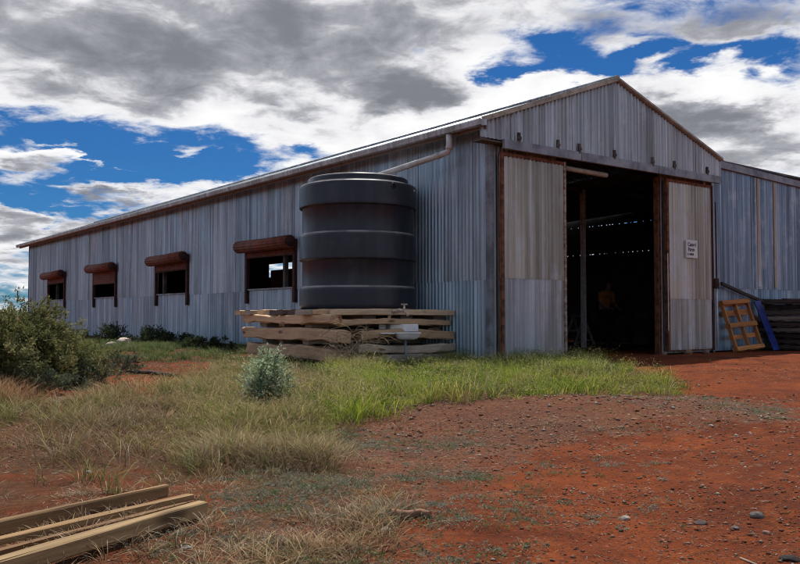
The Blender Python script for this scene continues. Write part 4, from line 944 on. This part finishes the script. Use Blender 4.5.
# dead brambles hanging on the front corner of the stand
tw = MB(); r = random.Random(9); q0 = ST(sA - .05, tA - .42)
for i in range(120):
    a = Vector((r.uniform(-.35, .55), r.uniform(-.1, .2), r.uniform(.0, .55))); d = Vector((r.uniform(-.5, .5), r.uniform(-.25, .2), r.uniform(-.15, .5)))
    pts = [a]; 
    for k in range(4): d = d + Vector((r.uniform(-.3, .3), r.uniform(-.2, .2), r.uniform(-.4, .15))); a = a + d * .16; a.z = max(a.z, .02); pts.append(a.copy())
    tw.tube(pts, [.0065, .006, .005, .004, .002], 4, False)
o = tw.build('dead_bramble', mat_plain('dead_stalks', (.50, .37, .22), .9, 0, .3, 20.), None, Matrix.Translation((q0.x, q0.y, 0)) @ Matrix.Rotation(R(8), 4, 'Z')); tag(o, 'tangle of dead tan stalks over the front corner of the stand', 'dead plant')

# ---------------------------------------------------------------- herbs, pebbles, straw litter
def herbs(pg, n, jit=.2, cl=2.6):
    c = sample_zone(pg, n * 2, jit); k = fbm(c[:, 0] * cl, c[:, 1] * cl, 3, 55); c = c[np.argsort(-(k + rng.normal(0, .1, len(c))))[:n]]
    per = 40; sz = np.repeat(rng.uniform(.018, .075, n), per); P = np.repeat(c, per, 0)
    a = rng.uniform(0, 6.283, len(P)); rd = np.sqrt(rng.random(len(P))) * sz; x = P[:, 0] + np.cos(a) * rd; y = P[:, 1] + np.sin(a) * rd
    z = gz(x, y) + rng.uniform(.0, .5, len(P)) * sz * (1 - rd / sz * .6)
    nr = np.stack([np.cos(a), np.sin(a), rng.uniform(.1, 1.3, len(P))], 1)
    pal = np.array([(.19, .215, .155), (.24, .26, .20), (.13, .16, .09), (.15, .18, .07), (.26, .24, .18)]); col = pal[np.repeat(rng.integers(0, 5, n), per)] * rng.uniform(.7, 1.25, (len(P), 1))
    return leaf_quads(np.stack([x, y, z], 1), nr, rng.uniform(.006, .016, len(P)), rng.uniform(.003, .007, len(P)), col)
V, F3, F4, C = merge([herbs(Z_HERB, 800, .3), herbs(Z_HERBL, 420, .3), herbs(poly([(100, 350), (230, 352), (215, 364), (100, 362)]), 200, .3), herbs(poly([(450, 430), (640, 440), (700, 600), (400, 600)]), 110, .2, 2.), herbs(poly([(600, 395), (830, 405), (830, 425), (600, 432)]), 120, .2)])
tag(obj('ground_herbs', mesh_np('ground_herbs', V, F3, F4, {'Col': C}), LEAFB), 'small grey green herbs creeping over the red soil', 'herbs', kind='stuff')
def rand_polar(n, r0, r1, amax=33):
    rr_ = r0 * np.exp(rng.random(n) * np.log(r1 / r0)); a = np.radians(rng.uniform(-amax, amax, n)); return np.stack([np.sin(a) * rr_, np.cos(a) * rr_], 1)
def pebbles(n):
    P = rand_polar(n * 2, 2.0, 17); k = fbm(P[:, 0] * 1.2, P[:, 1] * 1.2, 3, 44) + soft(P[:, 0], P[:, 1], Z_LIT, .2, 2) * .22 + rng.normal(0, .10, len(P)); P = P[np.argsort(-k)[:n]]
    s, t = to_st(P[:, 0], P[:, 1]); P = P[~((s > -.1) & (t > -.1))]; n = len(P)
    oc = np.array([(1, 0, 0), (0, 1, 0), (-1, 0, 0), (0, -1, 0), (0, 0, 1), (0, 0, -.6)], float); f = np.array([(0, 1, 4), (1, 2, 4), (2, 3, 4), (3, 0, 4), (1, 0, 5), (2, 1, 5), (3, 2, 5), (0, 3, 5)])
    sz = np.minimum(.0022 * np.exp(np.abs(rng.normal(0, .72, n))), .015) * np.clip(np.hypot(P[:, 0], P[:, 1]) / 4.5, .75, 1.6)
    V = oc[None] * sz[:, None, None] * rng.uniform(.6, 1.4, (n, 6, 3)); V[:, :, 2] *= .6; a = rng.uniform(0, 6.28, n); ca, sa_ = np.cos(a)[:, None], np.sin(a)[:, None]
    x = V[:, :, 0] * ca - V[:, :, 1] * sa_; y = V[:, :, 0] * sa_ + V[:, :, 1] * ca
    V = np.stack([x + P[:, 0:1], y + P[:, 1:2], V[:, :, 2] + (gz(P[:, 0], P[:, 1]) + sz * .15)[:, None]], 2)
    pal = np.array([(.36, .29, .23), (.21, .125, .085), (.17, .065, .030), (.46, .41, .36), (.125, .06, .036), (.30, .20, .14), (.20, .16, .13)])
    C = np.repeat(pal[rng.choice(7, n, p=[.07, .2, .27, .03, .22, .14, .07])], 6, 0)
    return V.reshape(-1, 3), (np.arange(n)[:, None, None] * 6 + f[None]).reshape(-1, 3), None, C
V, F3, F4, C = pebbles(42000); STONE = mat_attr('loose_stones')
tag(obj('pebbles', mesh_np('pebbles', V, F3, None, {'Col': C}), STONE), 'loose pebbles and grit scattered over the red soil', 'pebbles', kind='stuff')
def litter(n):
    P = rand_polar(n * 2, 2.0, 15); k = fbm(P[:, 0] * 1.6, P[:, 1] * 1.6, 3, 66) + .30 * np.maximum(soft(P[:, 0], P[:, 1], Z_LIT, .2, 2), soft(P[:, 0], P[:, 1], Z_DRY, .2, 2)) + .15 * soft(P[:, 0], P[:, 1], Z_HERB, .2, 2) + .2 * soft(P[:, 0], P[:, 1], Z_BL, .2, 2) + rng.normal(0, .12, len(P)); P = P[np.argsort(-k)[:n]]
    s, t = to_st(P[:, 0], P[:, 1]); P = P[~((s > -.1) & (t > -.1))]; n = len(P)
    a = rng.uniform(0, 6.28, n); L = rng.uniform(.008, .035, n) * np.clip(np.hypot(P[:, 0], P[:, 1]) / 5, .6, 1.3); d = np.stack([np.cos(a), np.sin(a)], 1); q = np.stack([-d[:, 1], d[:, 0]], 1); wd = rng.uniform(.0006, .0014, n) * np.clip(np.hypot(P[:, 0], P[:, 1]) / 4, .8, 1.8)
    A = P - d * L[:, None] / 2; B = P + d * L[:, None] / 2; za = gz(A[:, 0], A[:, 1]) + rng.uniform(.002, .012, n); zb = gz(B[:, 0], B[:, 1]) + rng.uniform(.002, .012, n)
    V = np.stack([np.column_stack([A - q * wd[:, None], za]), np.column_stack([A + q * wd[:, None], za]), np.column_stack([B + q * wd[:, None], zb]), np.column_stack([B - q * wd[:, None], zb]), np.column_stack([P, (za + zb) / 2 + wd * 1.4])], 1).reshape(-1, 3)
    b = np.arange(n)[:, None] * 5; F = np.concatenate([b + np.array([f]) for f in ((1, 0, 4), (2, 1, 4), (3, 2, 4), (0, 3, 4))])
    pal = np.array([(.26, .19, .125), (.20, .14, .09), (.13, .08, .05), (.33, .27, .20), (.08, .055, .04)]); return V, F, None, np.repeat(pal[rng.integers(0, 5, n)], 5, 0)
V, F3, F4, C = litter(10000)
tag(obj('straw_litter', mesh_np('straw_litter', V, F3, None, {'Col': C}), STRAW), 'fallen straw and twig litter on the soil', 'litter', kind='stuff')

# ---------------------------------------------------------------- single stones, sticks, rubble
def rock(name, px, py, wpx, flat, col, lab, seed, cat='stone', group='loose stones lying on the red soil'):
    c = G(px, py); D = c[1]; R_ = wpx * D / FPX / 2; bm = bmesh.new(); bmesh.ops.create_icosphere(bm, subdivisions=3, radius=1)
    r = np.random.default_rng(seed); dirs = r.normal(size=(9, 3)); dirs /= np.linalg.norm(dirs, axis=1, keepdims=True); cut = r.uniform(.55, .9, 9)
    for v in bm.verts:
        p = np.array(v.co)
        for d_, k_ in zip(dirs, cut):
            q = p @ d_
            if q > k_: p = p - d_ * (q - k_) * .85
        p *= 1 + (float(fbm(p[0] * 2.5 + seed, p[1] * 2.5 + p[2] * 1.7, 3, seed)) - .5) * .3
        v.co = (p[0] * R_, p[1] * R_ * .8, p[2] * R_ * flat)
    me = bpy.data.meshes.new(name); bm.to_mesh(me); bm.free(); me.materials.append(mat_plain('stone_' + str(seed), col, .9, 0, .3, 30. / max(R_ * 10, .3), .4, .2))
    o = obj(name, me, None, None, Matrix.Translation((c[0], c[1], float(gz(*c)) + R_ * flat * .35)) @ Matrix.Rotation(seed * 1.3, 4, 'Z')); return tag(o, lab, cat, group)
rock('stone', 625, 519, 13, .5, (.46, .40, .34), 'pale cream stone lying alone on the red soil', 1)
rock('stone', 757, 518, 14, .6, (.20, .18, .165), 'largest grey rounded stone near the right edge', 2)
rock('stone', 735, 527, 10, .45, (.17, .15, .14), 'flat dark grey stone left of the largest one', 3)
rock('stone', 766, 529, 8, .6, (.40, .26, .20), 'small pinkish stone just below the largest grey stone', 4)
rock('stone', 700, 521, 15, .35, (.12, .09, .08), 'flat dark brown stone half buried in red soil', 5)
rock('stone', 621, 532, 7, .5, (.06, .045, .04), 'small blackish stone below the pale cream one', 6)
rock('stone', 790, 556, 20, .35, (.05, .042, .04), 'dark flat stone in the lower right corner', 7)
rock('stone', 186, 549, 14, .4, (.36, .33, .30), 'pale grey stone beside the plank ends', 8)
rock('stone', 386, 530, 12, .5, (.45, .42, .38), 'whitish stone just below the broken branch', 9)
rock('stone', 88, 474, 7, .5, (.55, .53, .5), 'tiny white stone in the dry grass', 10)
for i, (px, py, wv, cl) in enumerate(((676, 353, 15, (.36, .25, .19)), (688, 354, 10, (.30, .19, .13)), (706, 354, 9, (.25, .17, .12)), (664, 355, 7, (.3, .2, .15)))):
    rock('rubble_stone', px, py, wv, .7, cl, ('largest rubble stone at the foot of the signed door', 'brown rubble stone just right of the largest by the door', 'small rubble stone under the door weed', 'small rubble stone by the rusty door post')[i], 40 + i, 'stone', 'rubble at the foot of the door')
for i, (px, py, wv) in enumerate(((124, 346, 26), (112, 347, 14), (136, 345, 16), (186, 344, 6))):
    rock('pale_rubble', px, py, wv, .45, (.55, .46, .38), ('large pale lump of rubble against the side wall', 'pale rubble lump nearest the olive bush', 'pale rubble lump beside the dark wall shrub', 'single small white lump below the side wall')[i], 50 + i, 'rubble', 'pale rubble at the wall foot')
def stick(name, pts, rad, col, lab):
    P3 = []
    for (px, py) in pts: c = G(px, py); P3.append((c[0], c[1], float(gz(*c)) + rad * .9))
    m = MB(); m.tube(P3, [rad * (1 - .25 * k / len(P3)) for k in range(len(P3))], 9); return tag(m.build(name, WOOD, None, None, col), lab, 'stick')
stick('fallen_pole', [(128, 373), (150, 375), (178, 379)], .028, (.07, .055, .05, 1), 'dark fallen pole on the red soil patch')
stick('broken_branch', [(392, 519), (408, 520), (420, 518), (430, 520)], .016, (.30, .16, .10, 1), 'short reddish broken branch on the bare soil')
stick('dry_twig', [(372, 518), (385, 517)], .008, (.42, .36, .28, 1), 'pale dry twig beside the broken branch')
stick('dry_twig', [(740, 552), (765, 562)], .004, (.34, .25, .18, 1), 'thin twig on the soil in the lower right')

# ---------------------------------------------------------------- scrub far away on the plain
for i, (x, y, rx, h) in enumerate([(-36, 62, 3.2, 2.6), (-44, 70, 4, 3.2), (-31, 58, 2.2, 1.8), (-58, 84, 5, 3.6), (-70, 95, 6, 4)]):
    shrub('distant_scrub', ('dark scrub clump just past the far end of the shed', 'taller scrub clump on the plain behind the olive bush', 'lowest scrub clump on the plain near the shed end', 'broad scrub clump far out on the plain', 'farthest scrub clump at the left of the plain')[i], x, y, rx, rx, h, 50, 8, 10, .22, .12, dkg, 90 + i, 'scrub', 'scrub clumps out on the plain')
